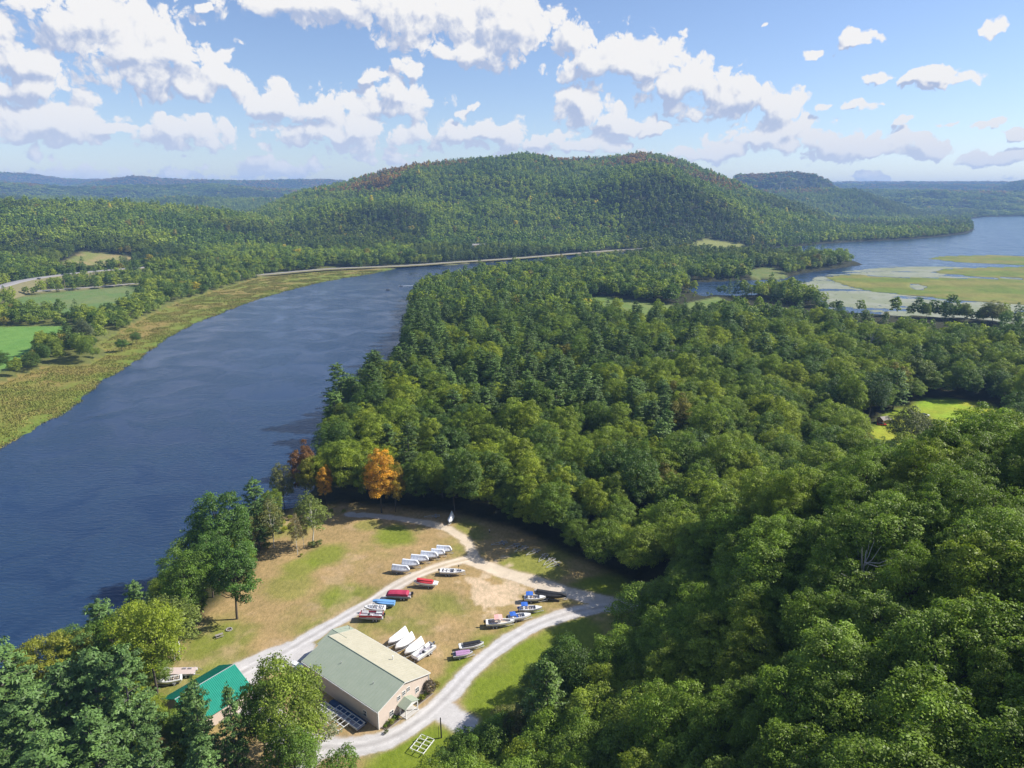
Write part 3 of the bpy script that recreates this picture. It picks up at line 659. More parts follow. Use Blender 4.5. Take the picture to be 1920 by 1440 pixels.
# trees placed one by one: kind, base column, base row (None: only the tip is seen), tip row, width factor, tint, label
def htree(bx, by, ty, dx=0):
    p = at(bx, by, G); best = 4.0
    for h in np.arange(3, 45, 0.25):
        f_ = p[1] * math.cos(PITCH) - (G + h - CAMH) * math.sin(PITCH); u_ = p[1] * math.sin(PITCH) + (G + h - CAMH) * math.cos(PITCH)
        if 720 - F * u_ / f_ <= ty: best = h; break
    return p, best
GRN = (0.14, 0.23, 0.03); DGR = (0.10, 0.19, 0.03); PIN = (0.115, 0.20, 0.05); PIN2 = (0.13, 0.225, 0.055); BIR = (0.21, 0.26, 0.055); YEL = (0.24, 0.24, 0.025); ORA = (0.68, 0.36, 0.03); RUS = (0.26, 0.13, 0.05); OLI = (0.20, 0.21, 0.06)
HAND = [('pine', 487, 1025, 897, 0.95, PIN, 'tall blue green spruce standing at the water behind the white birches'),
 ('pine', 512, 1008, 926, 0.9, PIN, 'shorter blue green conifer just right of the tall shore spruce'),
 ('birch', 514, 1027, 932, 1.1, OLI, 'olive birch with white double trunk beside the shore spruce'),
 ('birch', 478, 1034, 968, 0.8, OLI, 'small leaning birch left of the shore spruce'),
 ('birch', 558, 1040, 962, 0.7, (0.30, 0.24, 0.12), 'thin pale birch with bare white trunk on the green mound'),
 ('birch', 570, 1028, 970, 0.7, (0.24, 0.21, 0.10), 'second thin birch just right of the palest one on the mound'),
 ('birch', 588, 1022, 924, 1.25, BIR, 'fullest green birch at the right end of the shore clump'),
 ('broadleaf', 425, 1078, 930, 0.95, DGR, 'large dark green maple top of the clump left of the lawn'),
 ('broadleaf', 380, 1085, 985, 0.95, GRN, 'green maple at the waterside edge of the clump by the lawn'),
 ('broadleaf', 358, 1178, 1040, 0.9, GRN, 'broad green maple nearest the river above the birch pair'),
 ('broadleaf', 445, 1160, 1012, 0.85, DGR, 'dark green maple overhanging the picnic lawn, lowest of its clump'),
 ('broadleaf', 400, 1120, 1010, 0.9, DGR, 'dark maple in the middle of the clump left of the lawn'),
 ('birch', 326, 1238, 1118, 1.5, BIR, 'left trunk of the white forked birch pair above the pontoon boat'),
 ('birch', 337, 1236, 1128, 1.5, BIR, 'right trunk of the white forked birch pair above the pontoon boat'),
 ('pine', 268, 1205, 1090, 1.0, PIN2, 'layered pine behind the birch pair at the river edge'),
 ('pine', 205, 1250, 1122, 1.1, PIN, 'dark pine at the river edge left of the layered pine'),
 ('broadleaf', 235, 1270, 1150, 1.0, GRN, 'bright green leafy tree between the shore pines'),
 ('broadleaf', 165, 1290, 1185, 1.0, PIN2, 'low green tree on the river shore at left'),
 ('broadleaf', 112, 1305, 1190, 1.1, (0.30, 0.31, 0.035), 'yellow leafy tree among the pines at the lower left'),
 ('pine', 30, 1400, 1200, 1.1, PIN2, 'tall pine at the left frame edge beside the yellow tree'),
 ('pine', 150, 1440, 1242, 1.1, PIN, 'tall pine below the yellow tree'),
 ('pine', 205, 1430, 1218, 1.0, PIN, 'tall pine second left of the green roofed shed'),
 ('pine', 262, 1435, 1208, 0.9, PIN2, 'tallest pine just left of the green roofed shed'),
 ('pine', 85, 1480, 1290, 1.1, PIN, 'pine low in the left corner of the grove'),
 ('pine', -10, 1500, 1290, 1.1, PIN2, 'pine cut by the left frame edge'),
 ('pine', 200, 1530, 1330, 1.1, PIN2, 'pine at the bottom edge below the grove'),
 ('pine', 305, 1560, 1362, 0.8, PIN, 'pine in front of the hidden wall of the shed'),
 ('pine', 120, 1580, 1375, 1.1, PIN2, 'lowest pine at the bottom left corner'),
 ('pine', 390, 1480, 1275, 0.62, PIN, 'narrow grey green pine covering the middle of the green roof'),
 ('pine', 452, 1490, 1285, 0.5, PIN2, 'slim pine at the near corner of the green roof'),
 ('pine', 400, 1570, 1380, 0.9, PIN2, 'short pine at the bottom edge under the green roof'),
 ('broadleaf', 872, None, 1372, 1.0, GRN, 'leafy tree at the bottom edge right of the white dock frame', 13),
 ('broadleaf', 925, None, 1352, 1.0, (0.15, 0.24, 0.03), 'bright leafy tree at the slope foot under the gravel pad', 14),
 ('broadleaf', 840, None, 1410, 1.0, (0.12, 0.20, 0.03), 'lowest leafy tree beside the white dock frame', 11),
 ('broadleaf', 960, None, 1325, 0.9, OLI, 'olive leafy tree at the slope foot facing the lower lawn', 14),
 ('broadleaf', 1005, None, 1262, 0.9, (0.14, 0.21, 0.05), 'grey green tree reaching into the lower lawn', 14),
 ('broadleaf', 1050, None, 1215, 0.85, GRN, 'green tree on the lawn side of the slope foot', 13),
 ('broadleaf', 1225, None, 1130, 1.0, (0.21, 0.26, 0.03), 'yellow green tree at the end of the lower road', 13),
 ('broadleaf', 543, 1440, 1244, 0.8, (0.23, 0.30, 0.04), 'bright green poplar between the shed and the boat house'),
 ('broadleaf', 500, 1450, 1290, 0.55, GRN, 'green tree leaning against the bright poplar'),
 ('birch', 592, 1430, 1330, 1.5, (0.26, 0.28, 0.15), 'pale silvery willow right of the bright poplar'),
 ('broadleaf', 560, 1520, 1375, 0.8, GRN, 'green tree at the bottom edge under the poplar'),
 ('birch', 640, 1500, 1408, 1.5, GRN, 'small willow at the bottom edge below the gravel bend'),
 ('broadleaf', 716, 962, 848, 0.85, ORA, 'bright orange maple at the wood edge behind the yard'),
 ('broadleaf', 742, 960, 868, 0.5, (0.38, 0.28, 0.03), 'yellow maple touching the bright orange one'),
 ('broadleaf', 613, 955, 878, 0.5, (0.60, 0.33, 0.04), 'small orange tree at the wood edge by the water'),
 ('broadleaf', 574, 935, 826, 0.6, RUS, 'rust brown tree at the river corner of the wood'),
 ('broadleaf', 533, 948, 868, 0.6, OLI, 'olive tree standing at the tip of the wood by the river'),
 ('broadleaf', 585, 945, 855, 0.6, YEL, 'yellow green tree beside the rust brown one'),
 ('broadleaf', 1325, None, 893, 1.25, (0.22, 0.29, 0.02), 'glowing yellow green tree at the foot of the near slope', 24),
 ('broadleaf', 1255, None, 935, 0.9, (0.18, 0.26, 0.02), 'bright green tree left of the glowing one at the slope foot', 22),
 ('broadleaf', 1138, None, 828, 0.9, (0.20, 0.25, 0.02), 'bright yellow green tree in the middle of the wood', 22),
 ('broadleaf', 850, None, 868, 0.8, (0.15, 0.20, 0.02), 'bright green tree over the small covered sailboat', 20),
 ('broadleaf', 735, None, 752, 0.9, (0.19, 0.23, 0.03), 'pale green tree near the river edge of the wood', 20),
 ('broadleaf', 645, None, 757, 0.9, (0.18, 0.22, 0.02), 'yellow green round tree at the river margin', 19),
 ('broadleaf', 1500, None, 668, 0.8, (0.24, 0.25, 0.03), 'yellowish tree in the distant part of the wood', 17),
 ('broadleaf', 1703, 852, 766, 1.15, (0.14, 0.16, 0.05), 'olive round tree alone in the bright field'),
 ('broadleaf', 1640, None, 705, 1.0, (0.07, 0.12, 0.035), 'big dark tree behind the small hut', 26),
 ('broadleaf', 1720, None, 670, 1.1, (0.13, 0.18, 0.03), 'broad green tree left of the bright field', 24)]
HAND += [('broadleaf', 1736, 600, 572, 0.7, BIR, 'slender pale tree on the marsh shore'), ('pine', 1771, 602, 568, 0.9, DGR, 'dark conifer on the marsh shore'), ('broadleaf', 1807, 604, 570, 0.9, BIR, 'pale open tree on the marsh shore'),
 ('broadleaf', 1858, 610, 566, 1.0, OLI, 'largest round tree on the marsh shore'), ('broadleaf', 1882, 618, 584, 0.9, GRN, 'bright green tree right of the largest shore tree'), ('broadleaf', 1541, 600, 564, 0.8, DGR, 'dark tree at the left end of the marsh shore'),
 ('broadleaf', 1575, 598, 574, 0.8, GRN, 'small green tree beside the dark shore tree'), ('broadleaf', 1620, 602, 580, 0.9, BIR, 'low pale tree in the marsh shore scrub'), ('broadleaf', 1660, 604, 585, 1.0, OLI, 'low olive bush tree in the marsh shore scrub'),
 ('broadleaf', 160, 646, 598, 0.8, (0.16, 0.19, 0.09), 'pale grey green tree by the green field across the river'), ('broadleaf', 255, 641, 619, 1.2, DGR, 'dark round bush on the far river bank'), ('broadleaf', 228, 654, 630, 1.2, DGR, 'second dark bush on the far river bank')]
HPOS = []
for t_ in HAND:
    if t_[2] is None: p = at(t_[1], t_[3], G + t_[7]); h = float(t_[7])
    else: p, h = htree(t_[1], t_[2], t_[3])
    HPOS.append((p[0], p[1], h))
HXY = np.array([(a[0], a[1], (3.5 if b[0] != 'birch' else 2.5) * (a[2] / 20 + 0.3)) for a, b in zip(HPOS, HAND)])
LSHORE = poly([(-200, 1225), (150, 1175), (330, 1060), (420, 955), (520, 925), (575, 940), (545, 1000), (420, 1160), (345, 1260), (290, 1300), (330, 1400), (450, 1500), (640, 1640), (500, 1800), (-400, 1800)])
SHORESCRUB = poly([(1270, 546), (1400, 558), (1500, 575), (1600, 590), (1760, 600), (1900, 612), (2100, 640), (2100, 672), (1920, 650), (1760, 640), (1560, 630), (1480, 606), (1380, 590), (1270, 572)])

# forest cover ------------------------------------------------------
rg = np.random.default_rng(7)
def candidates(r0, r1, s, spread=R(50)):
    w_ = r1 * math.sin(spread)
    xs = np.arange(-w_, w_, s); ys = np.arange(r0 * 0.55, r1, s * 0.9)
    gx_, gy_ = np.meshgrid(xs, ys); gx_ = gx_ + (np.arange(len(ys)) % 2)[:, None] * s * 0.5
    gx_ = gx_.ravel() + (rg.random(gx_.size) - 0.5) * s * 0.75; gy_ = gy_.ravel() + (rg.random(gy_.size) - 0.5) * s * 0.75
    r_ = np.hypot(gx_, gy_); th_ = np.abs(np.arctan2(gx_, gy_))
    k = (r_ >= r0) & (r_ < r1) & (th_ < spread)
    return gx_[k], gy_[k]
Zg = Z.reshape(NR, NTH)
ang = (Zg - CAMH) / rr_[:, None]; runmax = np.maximum.accumulate(ang, 0)
def visible(x, y, z, top, margin):
    r_ = np.hypot(x, y); j = np.clip(np.round((np.arctan2(x, y) + R(60)) / R(120) * (NTH - 1)).astype(int), 0, NTH - 1)
    i = np.clip(np.searchsorted(rr_, r_ * 0.96 - 25) - 1, 0, NR - 1)
    return (z + top - CAMH) / r_ > runmax[i, j] - margin
FX, FY, FZ, FS, FT, FK, FD = [], [], [], [], [], [], []
for (r0, r1, s) in [(40, 200, 6.7), (200, 520, 7.6), (520, 1250, 8.8), (1250, 2600, 10.0), (2600, 4600, 10.5), (4600, 13400, 26.0)]:
    x, y = candidates(r0, r1, s)
    z, rv, mr, bk = ground(x, y); mk = masks(x, y)
    ok = (rv < -4) & (mr < 0) & (bk < -1)
    ok &= (z > 0.8) | (np.hypot(x, y) > 1200)
    for k_, mg in (('clear', 0.5), ('meadow', -1), ('meadow2', -1), ('bright', -1), ('f0', -2), ('f1', -2), ('slope', -2), ('strip', -2), ('peb', 0)): ok &= mk[k_] < mg
    ok &= mk['hwy'] > 3
    ok &= visible(x, y, z, 24, 0.02 if r1 < 2000 else 0.004)
    for hx_, hy_, hr_ in HXY: ok &= (x - hx_) ** 2 + (y - hy_) ** 2 > hr_ ** 2
    ls = sdist(x, y, LSHORE) > 0; ss_ = sdist(x, y, SHORESCRUB) > 0
    ok &= ~(ss_ & (rg.random(len(x)) < 0.75))
    # thin scrub and gaps
    gp = fbm(x, y, 40, 3, 201)
    r_ = np.hypot(x, y); px_ = 960 + F * x / (y * math.cos(PITCH) + 32)
    ok &= ~((gp > 0.62) & (r_ > 500) & (rg.random(len(x)) < 0.5))
    ok &= rg.random(len(x)) > 0.03
    ok &= (np.hypot(x, y) > 48)
    x, y, z, rv, r_, px_, ls, ss_ = x[ok], y[ok], z[ok], rv[ok], r_[ok], px_[ok], ls[ok], ss_[ok]
    n1 = fbm(x, y, 55, 3, 211) if r1 < 2000 else fbm(x, y, 160, 3, 211)
    n2 = fbm(x, y, 22, 2, 221) if r1 < 2000 else fbm(x, y, 90, 2, 221); u = rg.random(len(x)); u2 = rg.random(len(x))
    left = (px_ < 760) & (r_ > 420)                                  # beyond the river
    penin = (x > -140) & (x < 130) & (r_ > 330) & (r_ < 800)
    pp = np.where(penin, 0.36, 0.05) + (n1 - 0.5) * 1.7 + 0.25 * ((rv > -22) & penin)
    pp = np.where(left & (r_ < 1150), 0.06, pp); pp = np.where((r_ > 900) & ~left, pp + 0.16, pp)
    on_hill = (hill_near(x, y) > 1.5); pp = np.where(on_hill | (x > 80) & (r_ < 420), -1, pp)
    pine = (u < pp) & ~ls & ~ss_
    # colour of the leaves
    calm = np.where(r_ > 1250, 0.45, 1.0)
    t_ = np.zeros((len(x), 3)); a_ = n2 + (u2 - 0.5) * 0.95 * calm
    pal = np.array([(0.038, 0.070, 0.020), (0.060, 0.098, 0.020), (0.088, 0.125, 0.022), (0.090, 0.128, 0.022), (0.122, 0.155, 0.022)])
    ii = np.clip((a_ - 0.12) / 0.76 * 4, 0, 3.999); i0 = ii.astype(int); ff = (ii - i0)[:, None]
    t_ = pal[i0] * (1 - ff) + pal[np.minimum(i0 + 1, 4)] * ff
    v_ = rg.random(len(x)); t_[v_ < 0.012] = (0.105, 0.10, 0.03); t_[(v_ > 0.994) & (r_ > 450)] = (0.19, 0.17, 0.02)
    t_[on_hill] = (np.array([0.068, 0.108, 0.022])[None] * (0.85 + 0.35 * u2[:, None]) + np.array([0.02, 0.012, 0.0])[None] * (n2[:, None] > 0.6))[on_hill]
    pt = np.array([(0.046, 0.080, 0.026)]) * (0.8 + 0.5 * u2[:, None]); t_ = np.where(pine[:, None], pt, t_)
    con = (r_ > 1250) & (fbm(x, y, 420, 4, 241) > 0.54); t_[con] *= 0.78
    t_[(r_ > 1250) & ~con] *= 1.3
    # autumn colour high on the mountain
    hi = (r_ > 2300) & (z > 120); au = fbm(x, y, 240, 4, 231) + (sstep(z, 200, 300) - 0.5) * 0.20 + np.where((px_ > 1180) & (px_ < 1340) & (z > 170), 0.1, 0)
    rust = hi & (au + (rg.random(len(x)) - 0.5) * 0.26 > 0.515) & ~pine
    t_[rust] = (np.array([(0.15, 0.092, 0.03)]) * (0.7 + 0.6 * rg.random(len(x))[:, None]))[rust]
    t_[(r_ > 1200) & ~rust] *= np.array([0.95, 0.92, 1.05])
    sc = (0.74 + 0.72 * rg.random(len(x)) ** 1.3) * np.where(left & (r_ < 1150), 0.72, 1.0)
    sc = np.where(on_hill, 0.72 + 0.42 * u2, sc)
    sc = np.where((rv > -12) & (r_ > 430), sc * 0.8, sc)
    sc = np.where(ls, 0.6, sc); sc = np.where(ss_, 0.28, sc)
    sc *= max(1.0, s / 10.5) if r1 > 2600 else 1.0
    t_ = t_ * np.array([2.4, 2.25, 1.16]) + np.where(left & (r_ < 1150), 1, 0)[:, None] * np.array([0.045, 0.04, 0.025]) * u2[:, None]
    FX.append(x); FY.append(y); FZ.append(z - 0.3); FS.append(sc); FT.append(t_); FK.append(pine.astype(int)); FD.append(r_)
    print('ring', r0, len(x))
FX, FY, FZ, FS, FT, FK, FD = [np.concatenate(a_) for a_ in (FX, FY, FZ, FS, FT, FK, FD)]
FR = rg.random(len(FX)) * 6.283; rsz = rg.random(len(FX))
depth = FY * math.cos(PITCH) - (FZ + 12 - CAMH) * math.sin(PITCH)
pxx = 960 + F * FX / depth
uu = FY * math.sin(PITCH) + (FZ + 14 - CAMH) * math.cos(PITCH); pyy = 720 - F * uu / depth
inframe = (pxx > -60) & (pxx < 1980) & (pyy < 1520) & (depth > 0)
single = np.zeros(len(FX), bool)
for k_, mx_ in ((0, 285), (1, 250)):
    c_ = np.where((FK == k_) & inframe)[0]; c_ = c_[np.argsort(depth[c_])][:mx_]; single[c_] = True
def tone(t_):
    if t_[0] > 0.35: return 'yellow turning'
    s = t_[1]
    if t_[0] > t_[1] * 1.1: return 'olive brown'
    return 'dark green' if s < 0.165 else ('mid green' if s < 0.195 else ('light green' if s < 0.225 else 'yellow green'))
def where(i, x, y, hill):
    px, py = pxx[i], pyy[i]
    if hill:
        if py > 1300: return ('at the bottom right corner' if px > 1650 else 'at the bottom edge left of the corner' if px > 1450 else 'at the bottom edge right of centre' if px > 1250 else 'on the slope foot below the gravel bend'), 0
        if py > 1080: return ('on the slope by the right frame edge' if px > 1700 else 'in the middle of the near slope' if px > 1350 else 'on the slope foot beside the lower lawn'), 0
        if py > 900: return ('high on the near slope at right' if px > 1650 else ('on the near slope below the hut' if px > 1540 else 'on the near slope under its crest') if px > 1400 else 'where the near slope meets the road'), 0
        return 'on the slope crest below the bright field', 0
    if y < 215 and x < -30: return ('on the shore left of the green roof' if px < 300 else 'on the river shore by the lawn'), 0
    if px < 800: return ('at the river edge of the wood' if py < 800 else 'at the wood corner by the orange maple'), 0
    if px < 1150: return ('at the wood edge above the wrapped boats' if py > 820 else ('in the wood behind the yard, river side' if px < 930 else 'in the wood behind the yard, inland side') if py > 700 else 'in the river side of the far wood' if px < 930 else 'in the wood short of the small meadow'), 0
    if px < 1500: return ('in the dark hollow left of the near slope' if py > 780 else 'in the middle of the wood' if py > 680 else 'in the wood toward the marsh'), 0
    return ('beside the bright field' if py > 720 else 'in the wood beyond the bright field'), 0
for i in np.where(single)[0]:
    x, y = FX[i], FY[i]; hill = hill_near(np.array([x]), np.array([y]))[0] > 1.5
    wh, extra = where(i, x, y, hill)
    tn = ('blue green' if FT[i][1] > 0.125 else 'deep green') if FK[i] else tone(FT[i])
    sz = 'small' if FS[i] < 0.98 else ('tall' if FS[i] > 1.22 else 'medium')
    wd_ = ('narrow', 'narrow', 'even', 'wide', 'wide')[(i * 7) % 5]
    k_ = 'pine' if FK[i] else 'broadleaf'
    nm = 'layered pine' if FK[i] else 'broadleaf tree'
    place_tree(k_, x, y, FS[i], FT[i], f'{sz} {wd_} {tn} {nm} {wh}', f'{sz} {wd_} {tn} {k_} trees {wh}', var=int(i), rz=FR[i], z=FZ[i] + 0.15, wide=0.85 + 0.35 * ((i * 7) % 5) / 4)
for i, (t_, (x, y, h)) in enumerate(zip(HAND, HPOS)):
    h0 = KINDS[t_[0]][i % len(KINDS[t_[0]])][2]
    place_tree(t_[0], x, y, h / h0 * (1.07 if t_[0] == 'broadleaf' else 1), t_[5], t_[6], z=gz(x, y) - (0.07 * h if t_[0] == 'broadleaf' else 0), var=i, rz=(i * 1.7) % 6.28, wide=t_[4], name='birch_tree' if t_[0] == 'birch' else None)
DEADB = plain('dead_wood', (0.42, 0.39, 0.36), 0.9, var=0.2, scale=2)
dv, dfc = trunk_broad(crown_broad(100, 16, 5.4, 0.16, K=60, per=4)[3], 16, 77, 0.2, 0.45, 30)
dm = mesh_np('dead_tree', dv, dfc, [DEADB])
for px, py, h, lb in ((1452, 915, 20, 'bare grey dead tree in the dark hollow left of the near slope'), (1628, 1035, 15, 'bare dead tree poking out of the near slope'), (1262, 655, 20, 'bleached dead tree in the distant middle of the wood'), (1637, 628, 22, 'tall pale dead snag short of the marsh'), (1615, 1300, 12, 'dead branches showing low on the near slope')):
    p = at(px, py, G + h)
    if px > 1500 and py > 1000:
        for k in range(60):
            a, b, c = ray(px, py); t0 = 60 + k * 2.5; q = (a * t0, b * t0, CAMH + c * t0)
            if q[2] < gz(q[0], q[1]) + h: p = q; break
    o = link('dead_tree', dm); o.location = (p[0], p[1], gz(p[0], p[1]) - .3); s = h / 13.5; o.scale = (s, s, s * 1.05); o['label'] = lb; o['category'] = 'dead tree'
def gn_forest(name, sel, protos, choose):
    n = int(sel.sum()); P_ = np.stack([FX[sel], FY[sel], FZ[sel]], 1)
    me = bpy.data.meshes.new(name); me.vertices.add(n); me.vertices.foreach_set('co', P_.astype(np.float32).ravel())
    def at_(k_, typ, arr, f_='value'):
        a_ = me.attributes.new(k_, typ, 'POINT'); a_.data.foreach_set(f_, np.ascontiguousarray(arr).ravel())
    at_('scl', 'FLOAT', FS[sel].astype(np.float32)); at_('rot', 'FLOAT', FR[sel].astype(np.float32)); at_('pick', 'INT', choose(sel).astype(np.int32))
    at_('sz', 'FLOAT', (FS[sel] * np.where(FD[sel] > 4600, 0.4, 0.85 + 0.35 * rsz[sel])).astype(np.float32))
    at_('tint', 'FLOAT_COLOR', rgba(FT[sel]).astype(np.float32), 'color')
    o = link(name, me, kind='stuff')
    ng = bpy.data.node_groups.new(name, 'GeometryNodeTree'); ng.interface.new_socket('Geometry', in_out='INPUT', socket_type='NodeSocketGeometry'); ng.interface.new_socket('Geometry', in_out='OUTPUT', socket_type='NodeSocketGeometry')
    t = NT(ng); gi = t.n('NodeGroupInput'); go = t.n('NodeGroupOutput')
    jn = t.n('GeometryNodeJoinGeometry')
    for pr_ in reversed(protos):
        oi = t.n('GeometryNodeObjectInfo', transform_space='ORIGINAL'); oi.inputs['Object'].default_value = pr_; oi.inputs['As Instance'].default_value = True
        ng.links.new(oi.outputs['Geometry'], jn.inputs[0])
    na = lambda nm_, ty: t.n('GeometryNodeInputNamedAttribute', data_type=ty, ins={'Name': nm_}).outputs[0]
    rt = t.n('ShaderNodeCombineXYZ', ins={2: na('rot', 'FLOAT')})
    ip = t.n('GeometryNodeInstanceOnPoints', ins={'Points': gi.outputs[0], 'Instance': jn.outputs[0], 'Pick Instance': True, 'Instance Index': na('pick', 'INT'), 'Rotation': rt.outputs[0], 'Scale': t.n('ShaderNodeCombineXYZ', ins={0: na('scl', 'FLOAT'), 1: na('scl', 'FLOAT'), 2: na('sz', 'FLOAT')}).outputs[0]})
    ng.links.new(ip.outputs[0], go.inputs[0])
    md = o.modifiers.new('trees', 'NODES'); md.node_group = ng
    return o
def proto(me):
    o = bpy.data.objects.new(me.name, me); return o     # not placed in the scene: only its mesh is used
nb, npn = len(BROAD), len(PINE)
nearp = [proto(b[0]) for b in BROAD] + [proto(b[0]) for b in PINE]
midp = [proto(m_) for m_ in MIDB] + [proto(m_) for m_ in MIDP]
farp = [proto(m_) for m_ in FAR]
hsh = (FX * 13.7 + FY * 7.3).astype(int) & 0xffff
gn_forest('forest', ~single & (FD < 620), nearp, lambda s: np.where(FK[s] == 1, nb + hsh[s] % npn, hsh[s] % nb))
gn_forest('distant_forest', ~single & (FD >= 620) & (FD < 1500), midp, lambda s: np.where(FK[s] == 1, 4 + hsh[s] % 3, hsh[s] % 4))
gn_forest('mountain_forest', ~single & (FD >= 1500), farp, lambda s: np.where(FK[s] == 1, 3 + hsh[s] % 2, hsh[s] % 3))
print('forest', time.time() - T0, len(FX))

# ------------------------------------------------------------------ mesh builder for built things
class MB:
    def __init__(s): s.v = []; s.f = []; s.mi = []; s.mats = []
    def _m(s, m_):
        m_ = MAT[m_] if isinstance(m_, str) else m_
        if m_ not in s.mats: s.mats.append(m_)
        return s.mats.index(m_)
    def add(s, V_, F_, m_):
        o = len(s.v); k = s._m(m_)
        s.v += [tuple(p) for p in V_]
        for f in F_: s.f.append(tuple(int(i) + o for i in f)); s.mi.append(k)
        return s
    def box(s, a, b, m_, rz=0.0, c=None):
        (x0, y0, z0), (x1, y1, z1) = a, b
        V_ = [(x, y, z) for z in (z0, z1) for x, y in ((x0, y0), (x1, y0), (x1, y1), (x0, y1))]
        if rz:
            cx, cy = c or ((x0 + x1) / 2, (y0 + y1) / 2); cs, sn = math.cos(rz), math.sin(rz)
            V_ = [(cx + (x - cx) * cs - (y - cy) * sn, cy + (x - cx) * sn + (y - cy) * cs, z) for x, y, z in V_]
        return s.add(V_, [(3, 2, 1, 0), (4, 5, 6, 7), (0, 1, 5, 4), (1, 2, 6, 5), (2, 3, 7, 6), (3, 0, 4, 7)], m_)
    def bar(s, p, q, r_, m_, k=6):
        V_, F_ = tube([p, q], [r_, r_], k); n = len(V_)
        s.add(V_, F_, m_); return s.add(V_, [tuple(range(k - 1, -1, -1)), tuple(range(n - k, n))], m_)
    def disc(s, c, r_, w_, m_, axis=1, k=14):
        V_ = []
        for sd in (-w_ / 2, w_ / 2):
            for i in range(k):
                a = 2 * math.pi * i / k; p = [c[0] + math.cos(a) * r_, c[1], c[2] + math.sin(a) * r_]
                if axis == 0: p = [c[0], c[1] + math.cos(a) * r_, c[2] + math.sin(a) * r_]
                p[axis] += sd; V_.append(p)
        F_ = [(i, (i + 1) % k, k + (i + 1) % k, k + i) for i in range(k)] + [tuple(range(k - 1, -1, -1)), tuple(range(k, 2 * k))]
        return s.add(V_, F_, m_)
    def loft(s, secs, m_, cap=True, close=False):
        k = len(secs[0]); V_ = [p for sc_ in secs for p in sc_]; F_ = []
        for j in range(len(secs) - 1):
            for i in range(k if close else k - 1): F_.append((j * k + i, j * k + (i + 1) % k, (j + 1) * k + (i + 1) % k, (j + 1) * k + i))
        if cap: F_ += [tuple(range(k - 1, -1, -1)), tuple(range((len(secs) - 1) * k, len(secs) * k))]
        return s.add(V_, F_, m_)
    def obj(s, name, parent, loc=None, kind=None, rz=None, bev=0.0):
        me = bpy.data.meshes.new(name); me.from_pydata(s.v, [], s.f)
        for m_ in s.mats: me.materials.append(m_)
        me.polygons.foreach_set('material_index', s.mi)
        bm = bmesh.new(); bm.from_mesh(me); bmesh.ops.recalc_face_normals(bm, faces=bm.faces)
        if bev: bmesh.ops.bevel(bm, geom=bm.edges[:], offset=bev, segments=1, affect='EDGES', clamp_overlap=True)
        bm.to_mesh(me); bm.free()
        o = link(name, me, parent, kind)
        if loc is not None: o.location = loc
        if rz is not None: o.rotation_euler = (0, 0, rz)
        return o
def dup(root, loc, rz, label, tint=None):
    r_ = root.copy(); COL.objects.link(r_); r_.location = loc; r_.rotation_euler = (0, 0, rz); r_['label'] = label
    for ch in root.children:
        c = ch.copy(); COL.objects.link(c); c.parent = r_
        for g_ in ch.children:
            d = g_.copy(); COL.objects.link(d); d.parent = c
    return r_
for nm, col, ro in (('white_paint', (0.78, 0.78, 0.77), 0.45), ('wrap', (0.72, 0.74, 0.78), 0.4), ('grey_hull', (0.42, 0.43, 0.46), 0.4), ('red_cover', (0.55, 0.04, 0.05), 0.7), ('maroon_cover', (0.42, 0.03, 0.08), 0.7),
    ('blue_cover', (0.16, 0.36, 0.66), 0.6), ('bimini_blue', (0.03, 0.13, 0.50), 0.7), ('black_cover', (0.02, 0.02, 0.022), 0.6), ('rubber', (0.02, 0.02, 0.02), 0.8), ('red_gel', (0.5, 0.03, 0.05), 0.3), ('purple_cover', (0.42, 0.24, 0.42), 0.7),
    ('pink_top', (0.78, 0.42, 0.38), 0.7), ('seat_tan', (0.55, 0.47, 0.38), 0.6), ('black_motor', (0.025, 0.025, 0.03), 0.35), ('galv', (0.42, 0.43, 0.44), 0.5), ('deck_grey', (0.35, 0.33, 0.36), 0.7), ('deck_pink', (0.58, 0.47, 0.44), 0.7),
    ('siding', (0.60, 0.50, 0.43), 0.8), ('trim_white', (0.74, 0.74, 0.72), 0.6), ('dark_glass', (0.03, 0.035, 0.045), 0.12), ('door_brown', (0.20, 0.13, 0.09), 0.6), ('wood', (0.34, 0.26, 0.19), 0.85), ('weathered', (0.30, 0.27, 0.24), 0.9),
    ('concrete', (0.50, 0.48, 0.45), 0.9), ('brick_red', (0.42, 0.12, 0.08), 0.8), ('roof_red', (0.42, 0.10, 0.08), 0.7), ('pole_black', (0.03, 0.028, 0.025), 0.8), ('car_red', (0.5, 0.02, 0.03), 0.25), ('car_white', (0.75, 0.76, 0.78), 0.3),
    ('car_dark', (0.03, 0.035, 0.04), 0.3), ('tarp_blue', (0.02, 0.06, 0.15), 0.7), ('soil', (0.10, 0.075, 0.05), 0.95), ('stone', (0.32, 0.30, 0.28), 0.9), ('hut_wood', (0.45, 0.28, 0.18), 0.8), ('foam', (0.75, 0.80, 0.85), 0.8)):
    plain(nm, col, ro, var=0.08, scale=1.2)
def metal_roof(name, c1, c2, bumpy=0.5, metal=0.0, rough=0.5):
    m, t = mat(name)
    g = t.n('ShaderNodeNewGeometry').outputs['Position']
    nz = t.noise(g, 0.5, 5, 0.6); n2 = t.noise(g, 6.0, 3, 0.5)
    c = t.mix(t.ss(nz, 0.3, 0.7), c1, c2); c = t.mix(t.ss(n2, 0.6, 0.8, 0, 0.12), c, (0.12, 0.12, 0.1))
    bsdf(t, **{'Base Color': c, 'Roughness': rough, 'Specular IOR Level': 0.4}); return m
metal_roof('roof_sage', (0.31, 0.355, 0.27), (0.34, 0.38, 0.295))
metal_roof('roof_beige', (0.45, 0.42, 0.31), (0.50, 0.465, 0.35))  # main right slope only: paler and more beige than the sage left slope
metal_roof('roof_sage_seam', (0.28, 0.335, 0.25), (0.30, 0.35, 0.27))
